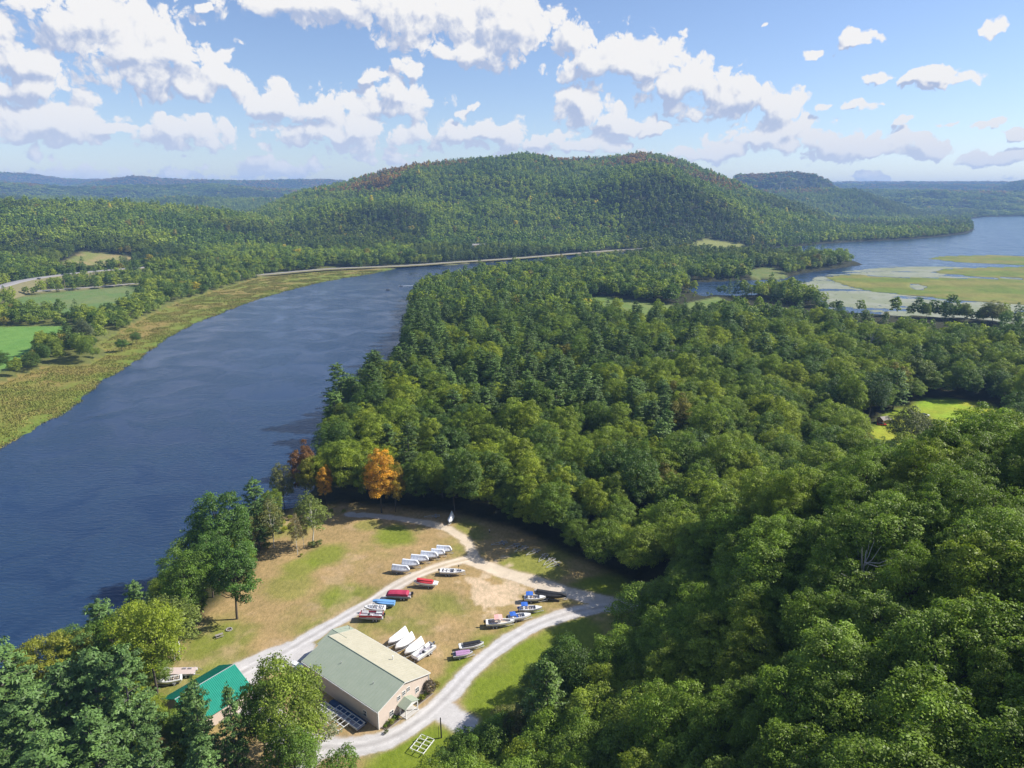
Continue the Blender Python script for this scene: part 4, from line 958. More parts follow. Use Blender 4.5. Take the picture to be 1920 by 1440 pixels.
metal_roof('roof_emerald', (0.0, 0.235, 0.16), (0.005, 0.26, 0.175))

# ------------------------------------------------------------------ the boat house
A_ = at(710.6, 1367.4, G); B_ = at(804, 1294.7, G)
BANG = math.atan2(B_[1] - A_[1], B_[0] - A_[0])
BW = 16.0; BL = 27.6; EV = 5.05; RZ_ = 7.5
house = thing('boat_house', 'long tan metal sided boat house with pale green roof beside the gravel road', 'building', (A_[0], A_[1], G), BANG)
mb = MB(); T_ = 0.2
mb.box((0, 0, -0.3), (T_, BL, EV), 'siding'); mb.obj('wall', house)
mb = MB(); mb.box((BW - T_, 0, -0.3), (BW, BL, EV), 'siding'); mb.obj('wall', house)
for y0 in (0.0, BL - T_):
    mb = MB(); pr_ = [(T_, -0.3), (BW - T_, -0.3), (BW - T_, EV), (BW / 2, RZ_ - 0.06), (T_, EV)]
    secs = [[(x, y0 + d_, z) for x, z in pr_] for d_ in (0.0, T_)]
    mb.loft(secs, 'siding', close=True); mb.obj('wall', house)
# lap siding as real steps on the two visible walls
def clap(name, p0, du, L, zf, n0, m_='siding'):
    mb = MB(); z = 0.0
    while z < 7.4:
        l0, l1 = zf(z)
        if l1 - l0 < 0.3: break
        a = p0 + du * l0; b = p0 + du * l1; nn = n0 * 0.035
        mb.add([a + (0, 0, z) + nn, b + (0, 0, z) + nn, b + (0, 0, z + 0.24) + nn * 0.15, a + (0, 0, z + 0.24) + nn * 0.15, a + (0, 0, z), b + (0, 0, z)], [(0, 1, 2, 3), (4, 5, 1, 0)], m_); z += 0.25
    mb.obj(name, house)
clap('siding', np.array([0.0, 0, 0]), np.array([0, 1.0, 0]), BL, lambda z: (0.12, BL - 0.12) if z < EV - 0.25 else (0, 0), np.array([-1.0, 0, 0]))
clap('siding', np.array([0.0, 0, 0]), np.array([1.0, 0, 0]), BW, lambda z: (0.12, BW - 0.12) if z < EV else ((z + .3 - EV) / (RZ_ - EV) * BW / 2, BW - (z + .3 - EV) / (RZ_ - EV) * BW / 2), np.array([0, -1.0, 0]))
def slope(x0, z0, x1, z1, y0, y1, name, m_='roof_sage', seam='roof_sage_seam', step=0.9, par=house, sh=0.045):
    """roof plane from eave (x0, z0) to ridge (x1, z1) with standing seams"""
    mb = MB(); L = math.hypot(x1 - x0, z1 - z0); nx_, nz_ = -(z1 - z0) / L, (x1 - x0) / L
    if nz_ < 0: nx_, nz_ = -nx_, -nz_
    t0 = 0.09
    mb.add([(x, y, z + o * 1.0) for o in (0, t0) for x, y, z in ((x0, y0, z0), (x0, y1, z0), (x1, y1, z1), (x1, y0, z1))], [(0, 1, 2, 3), (7, 6, 5, 4), (0, 4, 5, 1), (1, 5, 6, 2), (2, 6, 7, 3), (3, 7, 4, 0)], m_)
    r_ = mb.obj(name, par)
    mb = MB(); y = y0 + step / 2
    while y < y1:
        q = [(x0, y - 0.025, z0 + t0 - .01), (x0, y + 0.025, z0 + t0 - .01), (x1, y + 0.025, z1 + t0 - .01), (x1, y - 0.025, z1 + t0 - .01)]
        mb.add(q + [(a, b, c + sh + .01) for a, b, c in q], [(7, 6, 5, 4), (0, 4, 5, 1), (1, 5, 6, 2), (2, 6, 7, 3), (3, 7, 4, 0)], seam); y += step
    mb.obj('seam', r_); return r_
OV = 0.35; sl = (RZ_ - EV) / (BW / 2)
slope(-OV, EV - OV * sl, BW / 2 - 0.01, RZ_, -OV, BL + OV, 'roof'); slope(BW + OV, EV - OV * sl, BW / 2 + 0.01, RZ_, -OV, BL + OV, 'roof', 'roof_beige', 'roof_beige')
mb = MB(); mb.bar((BW / 2, -OV - 0.02, RZ_ + 0.11), (BW / 2, BL + OV + 0.02, RZ_ + 0.11), 0.11, 'roof_sage_seam', 8); mb.obj('ridge_cap', house)
for sx in (-1, 1):
    for yy in (-OV - 0.03, BL + OV + 0.03):
        mb = MB(); xa = BW / 2 + sx * (BW / 2 + OV)
        mb.add([(xa, yy, EV - OV * sl - 0.14), (xa, yy, EV - OV * sl + 0.08), (BW / 2, yy, RZ_ + 0.08), (BW / 2, yy, RZ_ - 0.14), (xa, yy - 0.03, EV - OV * sl - 0.14), (xa, yy - 0.03, EV - OV * sl + 0.08), (BW / 2, yy - 0.03, RZ_ + 0.08), (BW / 2, yy - 0.03, RZ_ - 0.14)],
               [(0, 1, 2, 3), (7, 6, 5, 4), (0, 4, 5, 1), (1, 5, 6, 2), (2, 6, 7, 3), (3, 7, 4, 0)], 'trim_white'); mb.obj('verge_trim', house)
for x, y in ((-0.05, -0.05), (BW + 0.05, -0.05), (-0.05, BL + .05)):
    mb = MB(); mb.box((x - 0.09, y - 0.09, -0.2), (x + 0.09, y + 0.09, EV - 0.15), 'trim_white'); mb.obj('corner_trim', house)
for x0 in (-OV - .16, BW + OV + .02):
    mb = MB(); zz = EV - OV * sl - .02; mb.box((x0, -OV, zz - .1), (x0 + .14, BL + OV, zz + .03), 'trim_white'); mb.obj('gutter', house)
for yy in (0.35, BL - .4):
    mb = MB(); mb.bar((-.12, yy, -.1), (-.12, yy, EV - .25), .05, 'trim_white', 6); mb.obj('downspout', house)
for yy in (6.2, 18.0):
    mb = MB(); mb.bar((4.2, yy, 6.2), (4.2, yy, 6.95), .09, 'galv', 8); mb.obj('vent_pipe', house)
# lower gabled porch bay at the far end
ex0, ex1, exr = 6.5, BW, 11.2
mb = MB()
for (xa, xb) in ((ex0, ex0 + .15), (ex1 - .15, ex1)): mb.box((xa, BL + .01, -0.3), (xb, BL + 2.6, EV), 'siding')
mb.box((ex0 + .15, BL + 2.45, -0.3), (ex1 - .15, BL + 2.6, EV), 'siding'); mb.obj('wall', house)
zr = EV + (ex1 - exr) * sl
slope(ex0 - .3, EV + 0.0 - .3 * (zr - EV) / (exr - ex0), exr - .01, zr, BL + OV + .04, BL + 3.0, 'roof'); slope(ex1 + OV, EV - OV * sl, exr + .01, zr, BL + OV + .04, BL + 3.0, 'roof')
mb = MB(); mb.bar((exr, BL - 3, zr + .1), (exr, BL + 3.0, zr + .1), .07, 'roof_sage_seam'); mb.obj('ridge_cap', house)
mb = MB(); mb.bar((13.3, 9.5, 5.5), (13.3, 9.5, 7.0), 0.12, 'trim_white', 10); mb.bar((13.3, 9.5, 6.95), (13.3, 9.5, 7.05), 0.2, 'trim_white', 10); mb.obj('vent_pipe', house)
mb = MB(); mb.bar((15.2, 28.6, 5.2), (15.2, 28.6, 6.3), .05, 'pole_black'); mb.bar((15.2, 28.6, 6.3), (15.0, 28.9, 6.6), .05, 'pole_black'); mb.obj('stove_pipe', house)
def window(par, org, u, n0, w_, h_, mull=1, rail=True):
    """org: centre of the window on the wall, u: direction along the wall, n0: outward"""
    org = np.array(org, float); u = np.array(u, float); n0 = np.array(n0, float); up = np.array([0, 0, 1.0])
    def pl(mb, x0, z0, x1, z1, d0, d1, m_):
        V_ = [org + u * x + up * z + n0 * d for d in (d0, d1) for x, z in ((x0, z0), (x1, z0), (x1, z1), (x0, z1))]
        mb.add(V_, [(3, 2, 1, 0), (4, 5, 6, 7), (0, 1, 5, 4), (1, 2, 6, 5), (2, 3, 7, 6), (3, 0, 4, 7)], m_)
    t_ = 0.11; mb = MB(); a, b = w_ / 2, h_ / 2
    for q in ((-a - t_, -b - t_, a + t_, -b), (-a - t_, b, a + t_, b + t_), (-a - t_, -b, -a, b), (a, -b, a + t_, b)): pl(mb, *q, 0.0, 0.11, 'trim_white')
    w0 = mb.obj('window', par)
    mb = MB(); pl(mb, -a, -b, a, b, 0.04, 0.055, 'dark_glass'); mb.obj('pane', w0)
    mb = MB()
    for i in range(1, mull + 1): xx = -a + 2 * a * i / (mull + 1); pl(mb, xx - .04, -b, xx + .04, b, 0.055, 0.09, 'trim_white')
    if rail: pl(mb, -a, -.035, a, .035, 0.055, 0.085, 'trim_white')
    mb.obj('glazing_bar', w0)
for yy in (1.6, 5.0, 9.2, 12.9, 16.9, 20.9, 24.6): window(house, (0, yy, 4.35), (0, -1, 0), (-1, 0, 0), 1.1, 0.55, 2, False)
window(house, (0, 4.6, 1.9), (0, -1, 0), (-1, 0, 0), 1.0, 1.5)
for xx, zz in ((6.3, 4.55), (7.9, 4.85), (9.3, 5.0)): window(house, (xx, 0, zz - .25), (1, 0, 0), (0, -1, 0), 0.8, 1.0)
window(house, (3.9, 0, 1.75), (1, 0, 0), (0, -1, 0), 1.0, 1.25); window(house, (12.1, 0, 1.75 + 1.0), (1, 0, 0), (0, -1, 0), 1.0, 1.25)
mb = MB(); mb.box((6.9, -0.12, 0.05), (7.9, 0.0, 2.15), 'door_brown'); dr = mb.obj('door', house)
mb = MB(); mb.box((7.7, -0.18, 1.0), (7.78, -0.12, 1.1), 'galv'); mb.obj('handle', dr)
mb = MB(); mb.box((6.75, -.10, 0), (6.9, 0, 2.3), 'trim_white'); mb.box((7.9, -.10, 0), (8.05, 0, 2.3), 'trim_white'); mb.box((6.9, -.10, 2.15), (7.9, 0, 2.3), 'trim_white'); mb.obj('door_frame', house)
# entrance porch
px0, px1, pd = 5.9, 9.9, 2.6
mb = MB(); mb.box((px0 - .1, -pd - .2, -0.25), (px1 + .1, -0.04, 0.12), 'concrete'); mb.obj('porch_slab', house)
for x in (px0 + .15, px1 - .15):
    for y in (-pd + .1, -0.5):
        mb = MB(); mb.box((x - .09, y - .09, .12), (x + .09, y + .09, 2.6), 'trim_white'); mb.obj('post', house)
prz, pez = 3.55, 2.6; pm_ = (px0 + px1) / 2
slope(px0 - .25, pez, pm_ - .005, prz, -pd - .15, -0.02, 'porch_roof', 'roof_sage', 'roof_sage_seam', .5); slope(px1 + .25, pez, pm_ + .005, prz, -pd - .15, -0.02, 'porch_roof', 'roof_sage', 'roof_sage_seam', .5)
mb = MB(); secs = [[(x, y, z) for x, z in ((px0 - .1, pez - .02), (px1 + .1, pez - .02), (pm_, prz - .03))] for y in (-pd - .05, -pd + .03)]; mb.loft(secs, 'trim_white', close=True); mb.obj('porch_gable', house)
mb = MB(); mb.box((px0 + .25, -pd + .06, .95), (px1 - .25, -pd + .14, 1.03), 'trim_white'); mb.obj('handrail', house)
# climbing plant and planting beds
def shrub(x, y, h, tint, label, z=None, group=None, var=0):
    cm, tm, h0, r0 = BROAD[var % len(BROAD)]
    r_ = thing('shrub', label, 'shrub', (x, y, gz(x, y) if z is None else z), var * 1.3, group); s = h / h0; r_.scale = (s * 1.5, s * 1.5, s)
    c = link('foliage', MIDB[var % 4], r_); c['tint'] = list(map(float, tint)); return r_
def loc2w(x, y): c, s = math.cos(BANG), math.sin(BANG); return A_[0] + x * c - y * s, A_[1] + x * s + y * c
for k, (xa, xb) in enumerate(((0.8, 5.4), (10.6, 15.8))):
    x_, y_ = loc2w(xa, -1.6)
    bed = thing('planting_bed', ('timber edged planting bed left of the porch' if k == 0 else 'timber edged planting bed right of the porch'), 'planting bed', (x_, y_, G), BANG, 'planting beds by the porch'); L_ = xb - xa
    mb = MB(); mb.box((0, 0, -.2), (L_, 1.5, .06), 'soil'); mb.obj('soil', bed)
    mb = MB(); mb.box((-.1, -.14, -.2), (L_ + .1, 0, .16), 'weathered'); mb.box((-.1, 0, -.2), (-.0, 1.5, .16), 'weathered'); mb.obj('edging', bed)
    for j in range(6):
        xx, yy = loc2w(xa + (j + .5) * L_ / 6, -0.85 + .2 * math.sin(j * 2.1))
        shrub(xx, yy, 0.85 + 0.4 * ((j * 37) % 5) / 4, [(0.17, 0.24, 0.02), (0.12, 0.20, 0.03), (0.24, 0.27, 0.03)][j % 3], ['yellow green', 'mid green', 'pale lime'][j % 3] + ' garden shrub in the bed ' + ('left' if k == 0 else 'right') + ' of the porch', G + .05, 'garden shrubs ' + ('left' if k == 0 else 'right') + ' of the porch', j)
x_, y_ = loc2w(15.3, -0.3); shrub(x_, y_, 3.3, (0.14, 0.11, 0.08), 'brownish climbing shrub against the right corner of the gable wall', G, var=2)
x_, y_ = loc2w(17.5, -1.0); shrub(x_, y_, 2.6, (0.24, 0.21, 0.04), 'yellowish bush by the right corner of the boat house', G, var=1)
x_, y_ = loc2w(0.2, -2.2); shrub(x_, y_, 1.0, (0.10, 0.13, 0.03), 'small dark bush at the near corner of the boat house', G, var=3)
for i, (px, py, h, tn) in enumerate([(530, 985, 2.6, 0), (545, 975, 2.4, 0), (560, 967, 2.2, 1), (533, 998, 2.5, 0), (600, 962, 2.0, 1), (622, 961, 1.8, 1), (645, 962, 1.6, 0), (585, 1026, 2.6, 2), (598, 1024, 2.2, 2), (565, 1043, 1.3, 1), (500, 1030, 2.5, 2), (470, 1045, 2.2, 2), (545, 990, 2.2, 0), (575, 962, 2.4, 0)]):
    p = at(px, py, G); shrub(p[0], p[1], h, [(0.28, 0.31, 0.02), (0.22, 0.26, 0.03), (0.12, 0.17, 0.03)][tn], ['yellow green', 'light green', 'dark green'][tn] + ' low bush between the lawn and the river', None, ['yellow green', 'light green', 'dark green'][tn] + ' bushes at the lawn edge by the river', i)

# ------------------------------------------------------------------ green roofed shed
z_r = 10.0
g1 = at(439.8, 1245.4, z_r); g2 = at(336, 1307, z_r)
d_ = (g2 - g1)[:2]; SA = math.atan2(d_[1], d_[0]); SL = float(np.hypot(*d_)) + 1.0; HWD = 7.2; SE = 3.6; SR = z_r - G
shed = thing('green_roofed_shed', 'shed with bright emerald ribbed metal roof behind the pines', 'building', (g1[0], g1[1], G), SA)
for s_ in (-1, 1):
    mb = MB(); y_ = s_ * (HWD - .4); mb.box((0.3, min(y_, y_ - s_ * .2), -.3), (SL - .3, max(y_, y_ - s_ * .2), SE), 'siding'); mb.obj('wall', shed)
for x in (0.3, SL - .5):
    mb = MB(); secs = [[(x + d, y, z) for y, z in ((-HWD + .65, -.3), (HWD - .65, -.3), (HWD - .65, SE), (0, SR - .25), (-HWD + .65, SE))] for d in (0, .2)]; mb.loft(secs, 'siding', close=True); mb.obj('wall', shed)
def slope_y(y0, z0, y1, z1, x0, x1, par, name, m_, step):
    mb = MB(); mb.add([(x, y, z + o) for o in (0, .08) for x, y, z in ((x0, y0, z0), (x1, y0, z0), (x1, y1, z1), (x0, y1, z1))], [(0, 1, 2, 3), (7, 6, 5, 4), (0, 4, 5, 1), (1, 5, 6, 2), (2, 6, 7, 3), (3, 7, 4, 0)], m_)
    r_ = mb.obj(name, par); mb = MB(); x = x0 + step / 2
    while x < x1:
        q = [(x - .05, y0, z0 + .08), (x + .05, y0, z0 + .08), (x + .05, y1, z1 + .08), (x - .05, y1, z1 + .08)]
        mb.add(q + [(a, b, c + .07) for a, b, c in q], [(7, 6, 5, 4), (0, 4, 5, 1), (1, 5, 6, 2), (2, 6, 7, 3), (3, 7, 4, 0)], m_); x += step
    mb.obj('rib', r_)
slope_y(-HWD, SE - .2, -.01, SR, 0, SL, shed, 'roof', 'roof_emerald', .42); slope_y(HWD, SE - .2, .01, SR, 0, SL, shed, 'roof', 'roof_emerald', .42)
mb = MB(); mb.box((-.05, -.09, SR + .02), (SL + .05, .09, SR + .15), 'galv'); mb.obj('ridge_cap', shed)

# ------------------------------------------------------------------ boats, trailers
def hull_secs(L, Wd, D, n=11, flare=.82):
    secs = []
    for i in range(n):
        t = i / (n - 1); b = Wd / 2 * (0.93 + .07 * math.sin(t * 3)) * (1 - max(0, (t - .42) / .58) ** 2.3); b = max(b, .02)
        k = .0 + D * .62 * max(0, (t - .6) / .4) ** 2; s = D * (1 + .22 * t * t); ch = k + (s - k) * .34
        secs.append([(L * t, -b, s), (L * t, -b * flare, ch), (L * t, 0, k), (L * t, b * flare, ch), (L * t, b, s)])
    return secs
def top_secs(L, Wd, D, n=11, inset=0.0, z=0.0):
    out = []
    for s in hull_secs(L, Wd, D, n): out.append((s[0][0], max(s[4][1] - inset, .01), s[4][2] + z))
    return out
def trailer(name_label, x, y, z, rz, L, Wd, tandem=False, group='boat trailers in the yard', grp=True, mcol='galv'):
    """x, y: stern end of the boat; the tongue points to the bow"""
    t = thing('boat_trailer', name_label, 'trailer', (x, y, z), rz, group if grp else None)
    mb = MB(); w_ = Wd * .36
    for s in (-1, 1): mb.bar((.2, s * w_, .5), (L * .72, s * w_, .5), .06, mcol); mb.bar((L * .72, s * w_, .5), (L + 1.0, 0, .45), .06, mcol)
    for xx in (.3, L * .35, L * .6): mb.bar((xx, -w_, .5), (xx, w_, .5), .05, mcol)
    for s in (-1, 1): mb.box((.4, s * w_ * .5 - .06, .5), (L * .6, s * w_ * .5 + .06, .62), 'weathered')
    mb.bar((L + .7, 0, .45), (L + .7, 0, .95), .05, mcol); mb.bar((L + .75, 0, .45), (L + .75, 0, .05), .04, mcol)
    mb.obj('frame', t)
    for ax in ((L * .28, L * .42) if tandem else (L * .34,)):
        mb = MB(); mb.bar((ax, -Wd * .46, .33), (ax, Wd * .46, .33), .045, mcol); mb.obj('axle', t)
        for s in (-1, 1):
            mb = MB(); mb.disc((ax, s * Wd * .46, .33), .33, .2, 'rubber'); wh = mb.obj('wheel', t)
            mb = MB(); mb.disc((ax, s * Wd * .46, .33), .17, .23, 'trim_white'); mb.obj('rim', wh)
            mb = MB(); mb.box((ax - .42, s * Wd * .46 - .14, .69), (ax + .42, s * Wd * .46 + .14, .74), mcol); mb.obj('fender', t)
    return t
def outboard(par, x, z, col='black_motor', s=1.0):
    mb = MB(); mb.box((x - .62 * s, -.22 * s, z + .25), (x - .08, .22 * s, z + .85 * s), col); mb.obj('motor_cowl', par, bev=.06)
    mb = MB(); mb.box((x - .40 * s, -.1, z - .75), (x - .15, .1, z + .3), col); mb.obj('motor_leg', par)
def hull(par, L, Wd, D, m_, name='hull', stripe=None):
    mb = MB(); mb.loft(hull_secs(L, Wd, D), m_); o = mb.obj(name, par, (0, 0, .55))
    mb = MB(); ts = top_secs(L, Wd, D)
    mb.loft([[(x, -w_ - .03, z - .08), (x, -w_ - .03, z + .04), (x, -w_ + .10 if w_ > .12 else 0, z + .04)] for x, w_, z in ts], 'white_paint', cap=False)
    mb.loft([[(x, w_ + .03, z - .08), (x, w_ + .03, z + .04), (x, w_ - .10 if w_ > .12 else 0, z + .04)] for x, w_, z in ts], 'white_paint', cap=False); mb.obj('gunwale', par, (0, 0, .55))
    return o
def wrap_boat(par, L, Wd, D, m_, h0, h1, tip=.78, hullm='grey_hull', ridge=.07, inset=0.0):
    hull(par, L, Wd, D, hullm)
    mb = MB(); secs = []
    for i, (x, w_, z) in enumerate(top_secs(L, Wd, D, 15)):
        if inset and (i < 2 or i > 12): continue
        t = i / 14; w_ = max(w_ - inset, .05); z = z + (.16 if inset else 0); h = h0 + (h1 - h0) * min(t / tip, 1); h *= (1 - max(0, (t - tip) / (1 - tip)) ** 1.4) if t > tip else 1
        sag = .07 * math.sin(i * 2.4)
        secs.append([(x, -w_ - .05, z - .12), (x, -w_ - .04, z + .08), (x, -w_ * (.62 + sag * .5), z + h * .52 + .03), (x, -ridge, z + h + .05), (x, ridge, z + h + .05), (x, w_ * (.62 - sag * .5), z + h * .52 + .03), (x, w_ + .04, z + .08), (x, w_ + .05, z - .12)])
    mb.loft(secs, m_); mb.obj('cover', par, (0, 0, .55))
def open_boat(par, L, Wd, D, hm='white_paint', floor='deck_grey', bow=.66, seats=((.2, 'seat_tan'), (.38, 'seat_tan')), shield=True):
    hull(par, L, Wd, D, hm)
    mb = MB(); ts = top_secs(L, Wd, D, 15, .22)
    inner = [q for q in ts if q[0] <= L * bow and q[0] > L * .06]
    mb.loft([[(x, -w_, D - .42), (x, w_, D - .42)] for x, w_, z in inner], floor, cap=False); mb.obj('floor', par, (0, 0, .55))
    mb = MB()
    for s in (-1, 1): mb.loft([[(x, s * w_, D - .42), (x, s * w_, z + .03), (x, s * (w_ + .22), z + .035)] for x, w_, z in inner], 'white_paint', cap=False)
    fore = [q for q in top_secs(L, Wd, D, 15, .03) if q[0] >= L * bow - .05]; aft = [q for q in top_secs(L, Wd, D, 15, .03) if q[0] <= L * .08]
    mb.loft([[(x, -w_, z + .03), (x, 0, z + .12), (x, w_, z + .03)] for x, w_, z in fore], 'white_paint', cap=False)
    mb.loft([[(x, -w_, z + .03), (x, w_, z + .03)] for x, w_, z in aft], 'white_paint', cap=False); mb.obj('deck', par, (0, 0, .55))
    for t, c in seats:
        for s in (-1, 1):
            mb = MB(); mb.box((L * t - .3, s * Wd * .2 - .26, .55 + D - .42), (L * t + .3, s * Wd * .2 + .26, .55 + D - .02), c); mb.box((L * t - .38, s * Wd * .2 - .26, .55 + D - .05), (L * t - .26, s * Wd * .2 + .26, .55 + D + .4), c); mb.obj('seat', par, bev=.03)
    if shield:
        mb = MB(); x = L * .52; z = .55 + D + .04; w_ = Wd * .42
        mb.add([(x, -w_, z), (x + .35, 0, z), (x, w_, z), (x - .2, -w_ * .9, z + .42), (x + .1, 0, z + .45), (x - .2, w_ * .9, z + .42)], [(0, 1, 4, 3), (1, 2, 5, 4)], 'dark_glass'); mb.obj('windshield', par)
def bimini(par, L, Wd, z, x0, x1, col, sag=.14):
    mb = MB(); secs = []
    for i in range(7):
        t = i / 6; y = (t * 2 - 1) * Wd * .46; zz = z - (t * 2 - 1) ** 2 * sag
        secs.append([(x0, y, zz - .05), ((x0 + x1) / 2, y, zz + .06), (x1, y, zz - .05), (x1, y, zz - .1), ((x0 + x1) / 2, y, zz), (x0, y, zz - .1)])
    mb.loft(secs, col, close=True); mb.obj('bimini_top', par)
    mb = MB()
    for s in (-1, 1):
        for x in (x0, x1): mb.bar((x, s * Wd * .43, z - sag - .05), ((x0 + x1) / 2, s * Wd * .46, 1.55), .025, 'galv', 5)
    mb.obj('bimini_frame', par)
def pontoon(par, L, Wd, col='white_paint', floor='deck_grey', fence=True, seatc='seat_tan', side=None, zb=.62):
    for s in (-1, 1):
        mb = MB(); V_, F_ = tube([(-.2, s * Wd * .33, zb + .3), (0, s * Wd * .33, zb + .3), (L - .9, s * Wd * .33, zb + .3), (L - .3, s * Wd * .33, zb + .38), (L, s * Wd * .33, zb + .5)], [.12, .31, .31, .22, .03], 10); mb.add(V_, F_, 'galv'); mb.obj('pontoon_tube', par)
    mb = MB(); mb.box((0, -Wd / 2, zb + .62), (L, Wd / 2, zb + .72), floor); mb.obj('deck', par)
    if fence:
        zf = zb + .72
        for q in (((.1, -Wd / 2 + .03), (L - .1, -Wd / 2 + .08)), ((.1, Wd / 2 - .08), (L - .1, Wd / 2 - .03)), ((.1, -Wd / 2 + .1), (.15, Wd * .1)), ((L - .15, -Wd / 2 + .1), (L - .1, Wd / 2 - .1))):
            mb = MB(); mb.box((q[0][0], q[0][1], zf + .06), (q[1][0], q[1][1], zf + .62), side or col); mb.box((q[0][0] - .01, q[0][1] - .01, zf + .66), (q[1][0] + .01, q[1][1] + .01, zf + .7), 'galv'); mb.obj('fence_panel', par)
        for (xa, ya, xb, yb) in ((.5, -Wd / 2 + .12, 2.2, -Wd / 2 + .7), (L - 2.3, -Wd / 2 + .12, L - .4, -Wd / 2 + .7), (L - 2.3, Wd / 2 - .7, L - .4, Wd / 2 - .12), (.3, Wd * .1, 1.0, Wd / 2 - .14), (L * .42, Wd * .12, L * .42 + .7, Wd * .38)):
            mb = MB(); mb.box((xa, ya, zf), (xb, yb, zf + .42), seatc); mb.box((xa, ya if ya < 0 else yb - .14, zf + .42), (xb, ya + .14 if ya < 0 else yb, zf + .72), seatc); mb.obj('seat', par, bev=.03)
        mb = MB(); mb.box((L * .55, Wd * .05, zf), (L * .55 + .45, Wd * .4, zf + .8), 'black_motor'); mb.obj('console', par, bev=.03)
def boat_thing(label, px, py, ang, L, group=None, name='boat', cat='boat', off=.5):
    p = at(px, py, G); a = R(ang); x = p[0] - math.cos(a) * L * off; y = p[1] - math.sin(a) * L * off
    return thing(name, label, cat, (x, y, gz(x, y)), a, group), (x, y, gz(x, y), a)
ORD = ['nearest the building', 'second from the building end', 'third from the building end', 'fourth from the building end', 'fifth from the building end', 'farthest from the building']
for i, (px, py, L, h) in enumerate([(752.5, 1077, 5.8, 1.35), (771, 1067, 5.6, 1.35), (788, 1058.5, 5.9, 1.4), (806, 1052, 5.8, 1.4), (822, 1047, 4.6, 1.3), (833.5, 1041, 5.2, 1.45)]):
    b, (x, y, z, a) = boat_thing('white shrink wrapped sailboat hull, ' + ORD[i] + ' in the row of six', px, py, -13 + i * .8, L, 'wrapped boats in the row of six')
    wrap_boat(b, L, 2.3, .95, 'wrap', h * .95, h * .9, .84, ridge=.3)
    trailer('galvanised trailer under the wrapped boat ' + ORD[i] + ' in the row', x, y, z, a, L - .4, 2.2, group='trailers under the row of six')
for i, (px, py, L) in enumerate([(745, 1206, 6.4), (757.5, 1216, 6.2), (775, 1225, 6.2)]):
    lb = ['left', 'middle', 'right'][i]
    b, (x, y, z, a) = boat_thing('white wrapped boat on trailer, ' + lb + ' of the three by the long building wall', px, py, 233, L, 'wrapped boats beside the boat house')
    wrap_boat(b, L, 2.6, 1.0, 'white_paint', 1.7, .9, .92, ridge=.1)
    trailer('trailer under the ' + lb + ' wrapped boat by the building', x, y, z, a, L - .4, 2.3, group='trailers beside the boat house')
b, q = boat_thing('open white pontoon boat with pale seats right of the wrapped boats', 795, 1231, 233, 7.0); pontoon(b, 7.0, 2.5, seatc='trim_white', floor='deck_grey'); outboard(b, 0, 1.3); trailer('trailer under the open white pontoon boat by the building', *q[:3], q[3], 6.4, 2.4, True, grp=False)
b, q = boat_thing('white deck boat with curved seating beside the gravel junction', 849, 1082, -4, 8.0); open_boat(b, 8.0, 2.5, .95, seats=((.2, 'trim_white'), (.34, 'trim_white'), (.6, 'trim_white')), bow=.85); outboard(b, 0, 1.1)
mb = MB(); mb.bar((5.9, .2, 1.6), (5.9, .2, 3.4), .05, 'pole_black'); mb.box((5.75, .12, 2.9), (6.05, .28, 3.5), 'black_motor'); mb.obj('mast', b); trailer('trailer under the white deck boat by the junction', *q[:3], q[3], 7.2, 2.3, True, grp=False)
b, q = boat_thing('white and red boat under a bright red cover', 797, 1104, 172, 7.0); wrap_boat(b, 7.0, 2.4, 1.0, 'red_cover', .5, .7, .8, 'white_paint', .5, .16); mb = MB(); mb.box((-.6, -1.0, 1.25), (.9, 1.0, 1.65), 'white_paint'); mb.obj('swim_platform', b, bev=.1); trailer('trailer under the red covered boat', *q[:3], q[3], 6.2, 2.3, grp=False)
b, q = boat_thing('pontoon boat under a maroon cover with black outboard motor', 748, 1125, 176, 7.4); pontoon(b, 7.4, 2.5, fence=False)
mb = MB(); mb.loft([[(x, -1.22, 1.34), (x, -1.2, 1.34 + h * .8), (x, -.6, 1.4 + h), (x, .6, 1.4 + h), (x, 1.2, 1.34 + h * .8), (x, 1.22, 1.34)] for x, h in ((.7, .7), (1.2, 1.0), (2.5, .9), (4, 1.0), (5.5, .9), (6.6, .75), (7.1, .35))], 'maroon_cover'); mb.obj('cover', b); outboard(b, 0, 1.2, s=1.25); trailer('trailer under the maroon covered pontoon boat', *q[:3], q[3], 6.6, 2.4, True, grp=False)
b, q = boat_thing('low boat under a light blue cover', 720, 1139, 174, 6.6); wrap_boat(b, 6.6, 2.2, .85, 'blue_cover', .4, .38, .75, 'blue_cover', .5); trailer('trailer under the light blue covered boat', *q[:3], q[3], 5.8, 2.1, grp=False)
b, q = boat_thing('open pontoon boat with red side panels and white seats', 697, 1163, 177, 6.8); pontoon(b, 6.8, 2.6, side='red_gel', seatc='trim_white'); outboard(b, 0, 1.3); trailer('trailer under the red sided pontoon boat', *q[:3], q[3], 6.2, 2.4, True, grp=False)
b, q = boat_thing('white bow rider squeezed behind the red sided pontoon boat', 703, 1149, 177, 6.2); open_boat(b, 6.2, 2.4, .95, bow=.82, seats=((.2, 'trim_white'), (.4, 'trim_white'), (.62, 'trim_white'))); trailer('trailer under the white bow rider behind the red sided boat', *q[:3], q[3], 5.6, 2.2, grp=False)
b, q = boat_thing('white hulled boat under a black cover by the lower road', 885, 1217, 14, 6.4); wrap_boat(b, 6.4, 2.3, .95, 'black_cover', .45, .4, .8, 'white_paint', .45, .22); mb = MB(); mb.box((-.35, -1.0, 1.3), (.35, 1.0, 1.62), 'white_paint'); mb.obj('swim_platform', b, bev=.08); trailer('trailer under the black covered white boat', *q[:3], q[3], 5.6, 2.2, grp=False)
